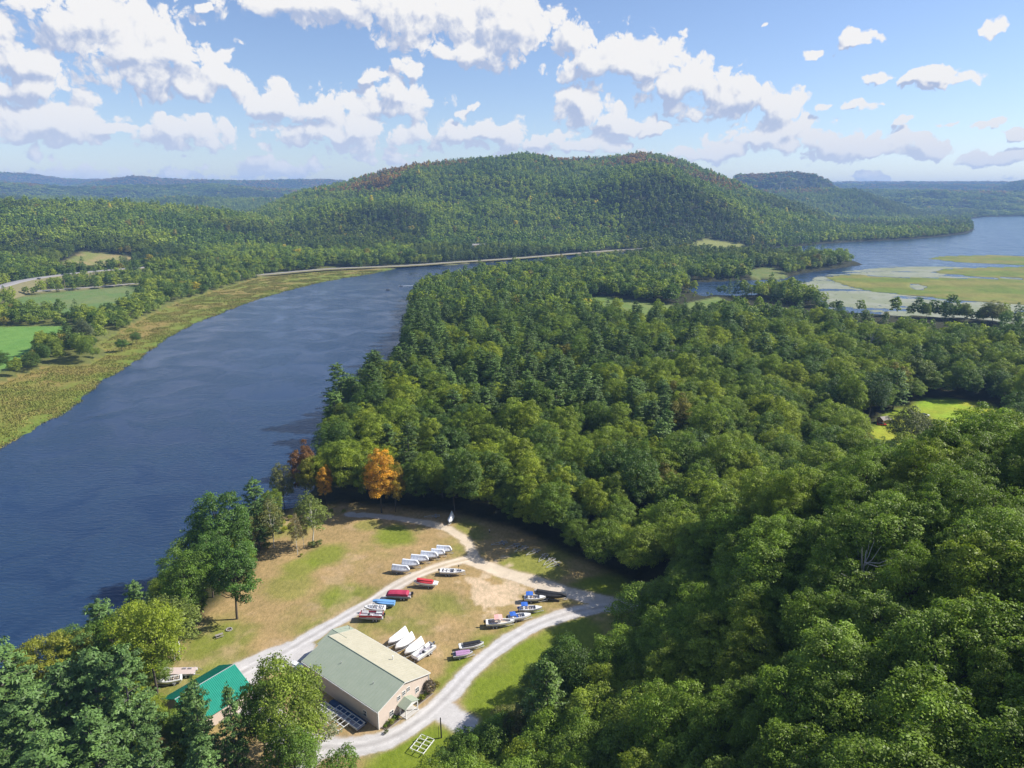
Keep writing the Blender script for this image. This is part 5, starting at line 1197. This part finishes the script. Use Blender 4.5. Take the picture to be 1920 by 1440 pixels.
b, q = boat_thing('small boat under a faded purple cover by the lower road', 868, 1233, 12, 5.2); wrap_boat(b, 5.2, 2.0, .8, 'purple_cover', .5, .38, .75, 'grey_hull', .3, .08); outboard(b, 0, 1.1, s=.8); trailer('trailer under the purple covered boat', *q[:3], q[3], 4.8, 1.9, grp=False)
b, q = boat_thing('white centre console boat with a pale pink top', 938, 1174, 5, 8.0); open_boat(b, 8.0, 2.5, 1.05, floor='seat_tan', bow=.86, seats=((.18, 'seat_tan'),), shield=False); mb = MB(); mb.box((3.3, -.4, 1.2), (4.1, .4, 2.3), 'white_paint'); mb.obj('console', b, bev=.06); bimini(b, 8, 2.6, 3.1, 2.3, 4.6, 'pink_top', .05); outboard(b, 0, 1.2, s=1.1); trailer('tandem trailer under the pink topped boat', *q[:3], q[3], 7.0, 2.4, True, grp=False)
for i, (px, py, L, an, hm) in enumerate([(974, 1163, 6.6, 12, 'white_paint'), (995, 1148, 6.6, 3, 'grey_hull'), (1003, 1128, 6.4, 0, 'white_paint')]):
    lb = ['lowest of the three with blue tops, by the road', 'middle of the three with blue tops', 'highest of the three with blue tops'][i]
    b, q = boat_thing('white motorboat, ' + lb, px, py, an, L, 'motorboats with blue tops'); open_boat(b, L, 2.3, 1.0, hm, seats=((.2, 'trim_white'), (.4, 'bimini_blue' if i == 0 else 'seat_tan')), bow=.7); bimini(b, L, 2.3, 3.0 if i else 2.6, .5, 2.2 + .2 * i, 'bimini_blue', .18)
    outboard(b, 0, 1.1, 'bimini_blue' if i == 1 else 'black_motor'); trailer('trailer of the white motorboat, ' + lb, *q[:3], q[3], L - .5, 2.2, group='trailers of the blue topped motorboats')
b, q = boat_thing('large boat under a black cover at the road fork', 1034, 1123, -12, 9.0); wrap_boat(b, 9.0, 2.7, 1.1, 'black_cover', .9, .5, .8, 'black_cover', .5); outboard(b, 0, 1.3, 'grey_hull', 1.3); trailer('tandem trailer under the large black covered boat', *q[:3], q[3], 8.2, 2.6, True, grp=False)
b, q = boat_thing('small covered white sailboat in the shade at the wood edge', 846, 979, 262, 4.6, off=.3); wrap_boat(b, 4.6, 2.0, .8, 'wrap', 2.2, .5, .7, 'wrap'); trailer('trailer under the shaded white sailboat', *q[:3], q[3], 4.2, 1.9, grp=False)
b, q = boat_thing('pontoon boat with bare pinkish deck left of the green roof', 337, 1266, 182, 8.2); pontoon(b, 8.2, 2.6, floor='deck_pink', fence=False)
for xx in (1.2, 2.6): mb = MB(); mb.box((xx, -.9, 1.34), (xx + .9, -.5, 1.6), 'deck_grey'); mb.obj('seat', b)
mb = MB(); mb.box((7.0, -1.1, 1.34), (8.3, 1.1, 1.75), 'white_paint'); mb.obj('bow_seat', b, bev=.1)
mb = MB()
for s in (-1, 1): mb.bar((0, s * 1.3, 1.3), (-1.3, s * .9, .7), .06, 'weathered'); mb.bar((.6, s * 1.25, 1.34), (.6, s * 1.25, 1.9), .03, 'galv')
mb.obj('boarding_ladder', b); trailer('trailer under the bare decked pontoon boat', *q[:3], q[3], 7.2, 2.4, True, grp=False)
b, q = boat_thing('white boat half hidden by the pine beside the green roof', 319, 1283, 200, 5.6); open_boat(b, 5.6, 2.2, .9); trailer('trailer under the half hidden white boat', *q[:3], q[3], 5, 2.1, grp=False)
b, q = boat_thing('white boat peeking out behind the far corner of the boat house', 560, 1258, 150, 5.6); wrap_boat(b, 5.6, 2.2, .9, 'white_paint', .5, .4, .8, 'white_paint', .6); outboard(b, 0, 1.1, 'bimini_blue'); trailer('trailer under the boat behind the boat house', *q[:3], q[3], 5, 2.1, grp=False)
# empty trailers in the shade of the wood
for i, (px, py, an) in enumerate([(952, 1018, 20), (975, 1022, 35), (990, 1026, 40), (1012, 1032, 40), (1026, 1040, 60), (1040, 1048, 50), (1052, 1056, 35), (826, 970, 10)]):
    p = at(px, py, G); trailer(['leftmost', 'second', 'third', 'fourth', 'fifth', 'sixth', 'rightmost', 'lone'][i] + (' empty boat trailer in the row in the wood shade' if i < 7 else ' empty trailer left of the shaded sailboat'), p[0], p[1], gz(p[0], p[1]), R(an + 180), 5.2, 2.0, group='empty trailers in the wood shade')

# ------------------------------------------------------------------ dock sections by the long wall
def dock(label, px, py, an, L, Wd, legs=True, col='trim_white', nb=4, zz=1.0, ht=.5, group='dock frames by the long wall'):
    p = at(px, py, G); t = thing('dock_frame', label, 'dock frame', (p[0], p[1], gz(p[0], p[1])), R(an), group)
    mb = MB()
    for y in (-Wd / 2, 0, Wd / 2): mb.box((-L / 2, y - .06, zz), (L / 2, y + .06, zz + .14), col)
    mb.obj('rail', t)
    for i in range(nb + 1):
        x = -L / 2 + L * i / nb; mb = MB(); mb.box((x - .05, -Wd / 2, zz + .142), (x + .05, Wd / 2, zz + .22), col); mb.obj('crossbar', t)
    if legs:
        for x in (-L * .42, L * .42):
            for y in (-Wd * .42, Wd * .42): mb = MB(); mb.bar((x, y, -.1), (x, y, zz), .06, col); mb.obj('leg', t)
    return t
WA = math.degrees(BANG) + 90
def cage(label, px, py):
    t = dock(label, px, py, WA, 4.6, 2.4, True, 'trim_white', 3, .95, group='railed dock sections in the wall shade')
    mb = MB(); mb.box((-2.25, -1.15, .35), (2.25, 1.15, .5), 'deck_grey'); mb.obj('deck', t)
    for s in (-1, 1): mb = MB(); mb.box((-2.25, s * 1.17 - .03, .5), (2.25, s * 1.17 + .03, .93), 'galv'); mb.obj('side_panel', t)
    return t
cage('railed dock section in the wall shade, left of three', 614, 1336); cage('railed dock section in the wall shade, middle of three', 642, 1343); cage('railed dock section in the wall shade, right of three', 665, 1359)
dock('sunlit white dock frame resting across the shaded ones', 631, 1360, WA, 5.6, 3.0, True, 'trim_white', 4, 1.0)
dock('white double dock frame on the grass below the road', 792, 1402, BANG * 57.3 + 12, 4.4, 3.4, True, 'trim_white', 4, .9, group='dock frames on the grass')
p = at(668, 1350, G); t = thing('covered_canoe_rack', 'long low blue tarp covering a rack against the wall', 'tarp', (p[0], p[1], G), R(WA))
mb = MB(); mb.loft([[(x, -.9, .1), (x, -.75, .6 + h), (x, 0, .85 + h), (x, .75, .6 + h), (x, .9, .1)] for x, h in ((-6, -.2), (-4, .05), (-1.5, 0), (1.5, .08), (4.5, 0), (6, -.2))], 'tarp_blue'); mb.obj('tarp', t)
mb = MB(); mb.box((-5.8, -.6, 0), (5.8, .6, .12), 'weathered'); mb.obj('rack', t)
# shift the rack against the wall
x_, y_ = loc2w(-1.3, 9.5); t.location = (x_, y_, G)

# ------------------------------------------------------------------ yard furniture
p = at(827.8, 1383.8, G); t = thing('utility_pole', 'dark wooden pole with a thin guy pole by the gravel bend', 'pole', (p[0], p[1], gz(p[0], p[1])))
mb = MB(); V_, F_ = tube([(0, 0, -.5), (-.1, 0, 5.4)], [.17, .13], 9); mb.add(V_, F_, 'pole_black'); mb.obj('pole', t); mb = MB(); mb.bar((-.55, -.3, -.3), (-.6, -.2, 3.4), .05, 'pole_black'); mb.obj('guy_pole', t)
p = at(411.5, 1194, G); t = thing('picnic_table', 'weathered wooden picnic table on the grass below the maple', 'picnic table', (p[0], p[1], gz(p[0], p[1])), R(35))
for y in (-.3, -.1, .1, .3): mb = MB(); mb.box((-1, y - .09, .72), (1, y + .09, .76), 'weathered'); mb.obj('plank', t)
for s in (-1, 1): mb = MB(); mb.box((-1, s * .75 - .13, .43), (1, s * .75 + .13, .47), 'weathered'); mb.obj('bench', t)
for x in (-.7, .7):
    mb = MB(); mb.bar((x, -.75, 0), (x, .1, .72), .05, 'weathered', 4); mb.bar((x, .75, 0), (x, -.1, .72), .05, 'weathered', 4); mb.bar((x, -.8, .42), (x, .8, .42), .045, 'weathered', 4); mb.obj('leg', t)
p = at(429.5, 1181, G); t = thing('fire_ring', 'round stone fire ring near the picnic table', 'fire ring', (p[0], p[1], gz(p[0], p[1])))
for i in range(10): mb = MB(); a = i * .628; mb.box((math.cos(a) * .75 - .2, math.sin(a) * .75 - .15, -.05), (math.cos(a) * .75 + .2, math.sin(a) * .75 + .15, .32), 'stone', a + 1.57); mb.obj('stone', t, bev=.04)
mb = MB(); mb.disc((0, 0, 0), .6, .1, 'soil'); mb.obj('ash', t).rotation_euler = (R(90), 0, 0)
# person in the shade at the wood edge
def person(x, y, rz, label, shirt, trousers):
    t = thing('person', label, 'person', (x, y, gz(x, y)), rz)
    def skin(name, pts, edges, rad, m_, par):
        me = bpy.data.meshes.new(name); me.from_pydata(pts, edges, []); me.materials.append(MAT[m_]); o = link(name, me, par)
        md = o.modifiers.new('skin', 'SKIN'); 
        for v_, r0 in zip(me.skin_vertices[0].data if me.skin_vertices else [], rad): v_.radius = (r0, r0)
        if not me.skin_vertices:
            bm = bmesh.new(); bm.from_mesh(me); ly = bm.verts.layers.skin.verify(); bm.verts.ensure_lookup_table()
            for v_, r0 in zip(bm.verts, rad): v_[ly].radius = (r0, r0)
            bm.verts[0][ly].use_root = True; bm.to_mesh(me); bm.free()
        s_ = o.modifiers.new('sub', 'SUBSURF'); s_.levels = 1; s_.render_levels = 1; return o
    pts = [(0, 0, .98), (0, 0, 1.2), (0, 0, 1.42), (0, 0, 1.53), (0, .02, 1.68), (-.1, 0, .92), (-.12, .03, .5), (-.12, -.02, .08), (-.12, .14, .04), (.1, 0, .92), (.14, -.05, .5), (.15, -.1, .08), (.15, .05, .04),
           (-.19, 0, 1.40), (-.27, .02, 1.12), (-.27, .12, .88), (.19, 0, 1.40), (.28, .0, 1.12), (.26, .12, .90)]
    ed = [(0, 1), (1, 2), (2, 3), (3, 4), (0, 5), (5, 6), (6, 7), (7, 8), (0, 9), (9, 10), (10, 11), (11, 12), (2, 13), (13, 14), (14, 15), (2, 16), (16, 17), (17, 18)]
    skin('body', pts, ed, [.13, .13, .14, .06, .105, .09, .065, .045, .04, .09, .065, .045, .04, .055, .045, .035, .055, .045, .035], 'skin', t)
    skin('shirt', [(0, 0, .98), (0, 0, 1.2), (0, 0, 1.43), (-.2, 0, 1.41), (-.27, .01, 1.18), (.2, 0, 1.41), (.28, 0, 1.18)], [(0, 1), (1, 2), (2, 3), (3, 4), (2, 5), (5, 6)], [.155, .155, .15, .08, .07, .08, .07], shirt, t)
    skin('trousers', [(0, 0, .98), (-.1, 0, .9), (-.12, .03, .5), (-.12, -.02, .12), (.1, 0, .9), (.14, -.05, .5), (.15, -.1, .12)], [(0, 1), (1, 2), (2, 3), (0, 4), (4, 5), (5, 6)], [.145, .11, .085, .07, .11, .085, .07], trousers, t)
    skin('hair', [(0, 0, 1.72), (0, -.03, 1.78)], [(0, 1)], [.10, .085], 'black_motor', t)
plain('skin', (0.50, 0.32, 0.24), 0.6)
p = at(918, 1000, G); person(p[0], p[1], 2.6, 'person in pale shirt and dark trousers at the shaded wood edge', 'trim_white', 'car_dark')

# ------------------------------------------------------------------ far things
def car(label, x, y, z, rz, m_, group=None):
    t = thing('car', label, 'car', (x, y, z), rz, group)
    mb = MB(); mb.loft([[(a, -.88, .3), (a, -.9, h * .8 + .1), (a, -.8, h), (a, .8, h), (a, .9, h * .8 + .1), (a, .88, .3)] for a, h in ((-2.2, .75), (-2.0, .92), (-1.0, .98), (.9, .98), (1.9, .85), (2.25, .62))], m_); mb.obj('body', t)
    mb = MB(); mb.loft([[(a, -w_, .97), (a + d, -w_ * .85, h), (a + d, w_ * .85, h), (a, w_, .97)] for a, d, w_, h in ((-1.9, .3, .82, 1.0), (-1.3, 0, .82, 1.42), (.2, 0, .82, 1.45), (1.0, 0, .82, 1.0))], 'dark_glass'); mb.obj('cabin', t)
    for xx in (-1.35, 1.4):
        for s in (-1, 1): mb = MB(); mb.disc((xx, s * .82, .33), .33, .2, 'rubber'); mb.obj('wheel', t)
    return t
def gable_house(label, x, y, z, rz, L, Wd, hw, hr, wall, roof, name='house'):
    t = thing(name, label, 'house', (x, y, z), rz)
    mb = MB(); mb.loft([[(a, -Wd / 2, -1), (a, Wd / 2, -1), (a, Wd / 2, hw), (a, 0, hr - .1), (a, -Wd / 2, hw)] for a in (-L / 2, L / 2)], wall, close=True); mb.obj('wall', t)
    for s in (-1, 1):
        mb = MB(); mb.add([(a, b, c) for o in (0, .2) for a, b, c in ((-L / 2 - .4, s * (Wd / 2 + .5), hw - .2 + o), (L / 2 + .4, s * (Wd / 2 + .5), hw - .2 + o), (L / 2 + .4, s * .01, hr + o), (-L / 2 - .4, s * .01, hr + o))], [(0, 1, 2, 3), (7, 6, 5, 4), (0, 4, 5, 1), (1, 5, 6, 2), (2, 6, 7, 3), (3, 7, 4, 0)], roof); mb.obj('roof', t)
    for s in (-1, 1):
        for k in range(int(L // 3)):
            xx = -L / 2 + 1.6 + k * 3; mb = MB(); mb.box((xx - .5, min(s * Wd / 2, s * (Wd / 2 + .06)), 1.0), (xx + .5, max(s * Wd / 2, s * (Wd / 2 + .06)), 2.3), 'dark_glass'); mb.obj('window', t)
    return t
p = at(774, 492, 5); gable_house('white house with red roof across the river by the road', p[0], p[1] + 26, 4, R(15), 22, 12, 7, 12, 'trim_white', 'roof_red')
p = at(757, 492, 5); gable_house('low white annex left of the red roofed house', p[0] - 3, p[1] + 26, 4, R(12), 14, 9, 5, 6.2, 'trim_white', 'trim_white', 'outbuilding')
p = at(893, 484, 5); gable_house('pale house among trees above the river road', p[0], p[1] + 110, 12, R(8), 26, 11, 8, 12, 'trim_white', 'stone')
p = at(1667, 800, G); gable_house('small brown wooden hut at the left edge of the bright field', p[0], p[1] + 6, G, R(20), 5, 4, 2.4, 3.6, 'hut_wood', 'weathered', 'hut')
p = at(1657, 800, G); car('red car parked beside the small hut', p[0], p[1] + 2, G, R(-25), 'car_red')
p = at(1732, 782, G); car('white car parked in the bright field', p[0], p[1], G, R(30), 'car_white').scale = (1.5, 1.5, 1.5)
for i, (px, py, c, lb) in enumerate([(73, 523, 'car_dark', 'dark car on the highway at far left'), (130, 514.5, 'car_white', 'silver car on the highway curve'), (118, 515.5, 'car_dark', 'dark car following the silver car on the highway curve')]):
    p = at(px, py, 13.1); car(lb, p[0], p[1], 13.03, R(60), c)
for i, (px, py) in enumerate([(117, 541), (209, 533), (300, 526), (600, 502), (670, 498), (713, 497), (759, 494), (803, 491), (847, 487), (897, 484), (950, 481), (998, 477), (1050, 473), (1100, 469), (1150, 466)]):
    p = at(px, py, 4); t = thing('road_pole', 'wooden utility pole beside the river road, ' + ('in front of the red roofed house' if i == 6 else 'standing over the water line' if i > 8 else 'near the flat bank' if i > 2 else 'by the mown field'), 'utility pole', (p[0], p[1] + 6, 2.5), 0, 'utility poles along the river road')
    mb = MB(); mb.bar((0, 0, 0), (0, 0, 12.5), .22, 'wood', 6); mb.obj('pole', t); mb = MB(); mb.box((-1.2, -.08, 11.4), (1.2, .08, 11.6), 'wood'); mb.obj('crossarm', t)
a, b, c = ray(1466, 322); k = 4500 / math.hypot(a, b); x, y = a * k, b * k; zt = gz(x, y)
t = thing('radio_tower', 'thin radio mast on the flat topped hill', 'tower', (x, y, zt)); mb = MB()
for i in range(3): an = i * 2.094; mb.bar((math.cos(an) * 2.2, math.sin(an) * 2.2, 0), (math.cos(an) * .5, math.sin(an) * .5, 48), .5, 'galv', 4)
for j in range(8): z = j * 6; r_ = 2.2 - z / 48 * 1.7; mb.add([(math.cos(i * 2.094) * r_, math.sin(i * 2.094) * r_, z + d) for d in (0, .6) for i in range(3)], [(0, 1, 4, 3), (1, 2, 5, 4), (2, 0, 3, 5)], 'galv')
mb.obj('mast', t)
# boats on the river
for i, (px, py, lb) in enumerate([(731, 544, 'small dark motorboat on the river'), (755, 537, 'motorboat trailing a white wake on the river')]):
    p = at(px, py, 0); b = thing('motorboat', lb, 'boat', (p[0], p[1], -.35), R(205)); hull(b, 6.0, 2.3, .9, 'car_dark' if i == 0 else 'white_paint'); mb = MB(); mb.box((2, -.5, 1.0), (3.2, .5, 2.1), 'car_dark'); mb.obj('cabin', b, bev=.1)
p = at(756, 536.5, 0); t = thing('wake', 'white foam wake behind the river motorboat', 'wake', (p[0], p[1], .02), R(25)); mb = MB()
rw = np.random.default_rng(5)
for i in range(160):
    u_ = rw.random() ** 1.6; x = 1 + u_ * 60; w_ = .5 + u_ * 5; y = (rw.random() - .5) * w_ * (1 if u_ < .3 else 2); r_ = (.9 - .6 * u_) * (.5 + rw.random()); k = 7
    mb.add([(x + math.cos(j * .9) * r_ * 2.2, y + math.sin(j * .9) * r_ * .7, .02 + .001 * i) for j in range(k)], [tuple(range(k))], 'foam')
o = mb.obj('foam', t)
# reeds on the far bank and the marsh edges
rr3 = np.random.default_rng(12); lo = BANK.min(0); hi_ = BANK.max(0)
qx = lo[0] + (hi_[0] - lo[0]) * rr3.random(900000); qy = lo[1] + (hi_[1] - lo[1]) * rr3.random(900000)
gd = (sdist(qx, qy, BANK) > 0) & (np.hypot(qx, qy) < 1150); qx, qy = qx[gd], qy[gd]
pz_, prv, pm2, pbk = ground(qx, qy); dn_ = fbm(qx, qy, 12, 4, 340)
kp = (prv < 1.5) & (dn_ + (rr3.random(len(qx)) - .5) * .3 > .5); qx, qy, pz_ = qx[kp][:150000], qy[kp][:150000], pz_[kp][:150000]; n = len(qx)
hh = .25 + .55 * rr3.random(n); wd_ = .25 + .3 * rr3.random(n); an = rr3.random(n) * 3.14
RV = np.stack([np.stack([qx - np.cos(an) * wd_, qy - np.sin(an) * wd_, pz_ - .1], 1), np.stack([qx + np.cos(an) * wd_, qy + np.sin(an) * wd_, pz_ - .1], 1), np.stack([qx + (rr3.random(n) - .5), qy + (rr3.random(n) - .5), pz_ + hh], 1)], 1).reshape(-1, 3)
m, t = mat('reed'); g = t.n('ShaderNodeNewGeometry').outputs['Position']; nn_ = t.noise(g, .035, 5, .6)
bsdf(t, **{'Base Color': t.mix(t.ss(nn_, .4, .62), (0.26, 0.23, 0.065), (0.20, 0.225, 0.045)), 'Roughness': 0.8, 'Specular IOR Level': .1})
link('reeds', mesh_np('reeds', RV, np.arange(3 * n).reshape(-1, 3), [m]), kind='stuff')
# lily pads and floating weed: thousands of small flat rafts
rl = np.random.default_rng(9); lo = LILY.min(0); hi_ = LILY.max(0); N_ = 130000
qx = lo[0] + (hi_[0] - lo[0]) * rl.random(N_); qy = lo[1] + (hi_[1] - lo[1]) * rl.random(N_)
gd = (sdist(qx, qy, LILY) > -6) & (np.hypot(qx, qy) < 1500); qx, qy = qx[gd], qy[gd]
pz_, prv, pm2, pbk = ground(qx, qy); dn_ = fbm(qx, qy * 2.2, 70, 4, 333); sd_ = sdist(qx, qy, LILY)
thr = 0.40 + 0.14 * sstep(sd_, 40, 0)
kp = (prv > 1) & (pm2 < -1) & (dn_ + (rl.random(len(qx)) - .5) * .12 > thr); qx, qy = qx[kp][:42000], qy[kp][:42000]
n = len(qx); K_ = 6; an = np.arange(K_) * 2 * math.pi / K_; rr2 = (1.3 + 2.2 * rl.random(n))[:, None] * (.7 + .5 * rl.random((n, K_)))
PVx = qx[:, None] + np.cos(an) * rr2 * 1.6; PVy = qy[:, None] + np.sin(an) * rr2 * .8; PVz = np.repeat((.02 + .06 * rl.random(n))[:, None], K_, 1)
m, t = mat('lily'); g = t.n('ShaderNodeNewGeometry').outputs['Position']; nn_ = t.noise(g, .02, 4, .6)
bsdf(t, **{'Base Color': t.mix(t.ss(nn_, .4, .6), (0.22, 0.24, 0.14), (0.27, 0.28, 0.20)), 'Roughness': 0.7, 'Specular IOR Level': 0.25})
link('lily_pads', mesh_np('lily_pads', np.stack([PVx, PVy, PVz], 2).reshape(-1, 3), np.arange(n * K_).reshape(-1, K_), [m]), kind='stuff')
print('built', time.time() - T0, sum(len(m_.polygons) for m_ in bpy.data.meshes), 'lily', n)
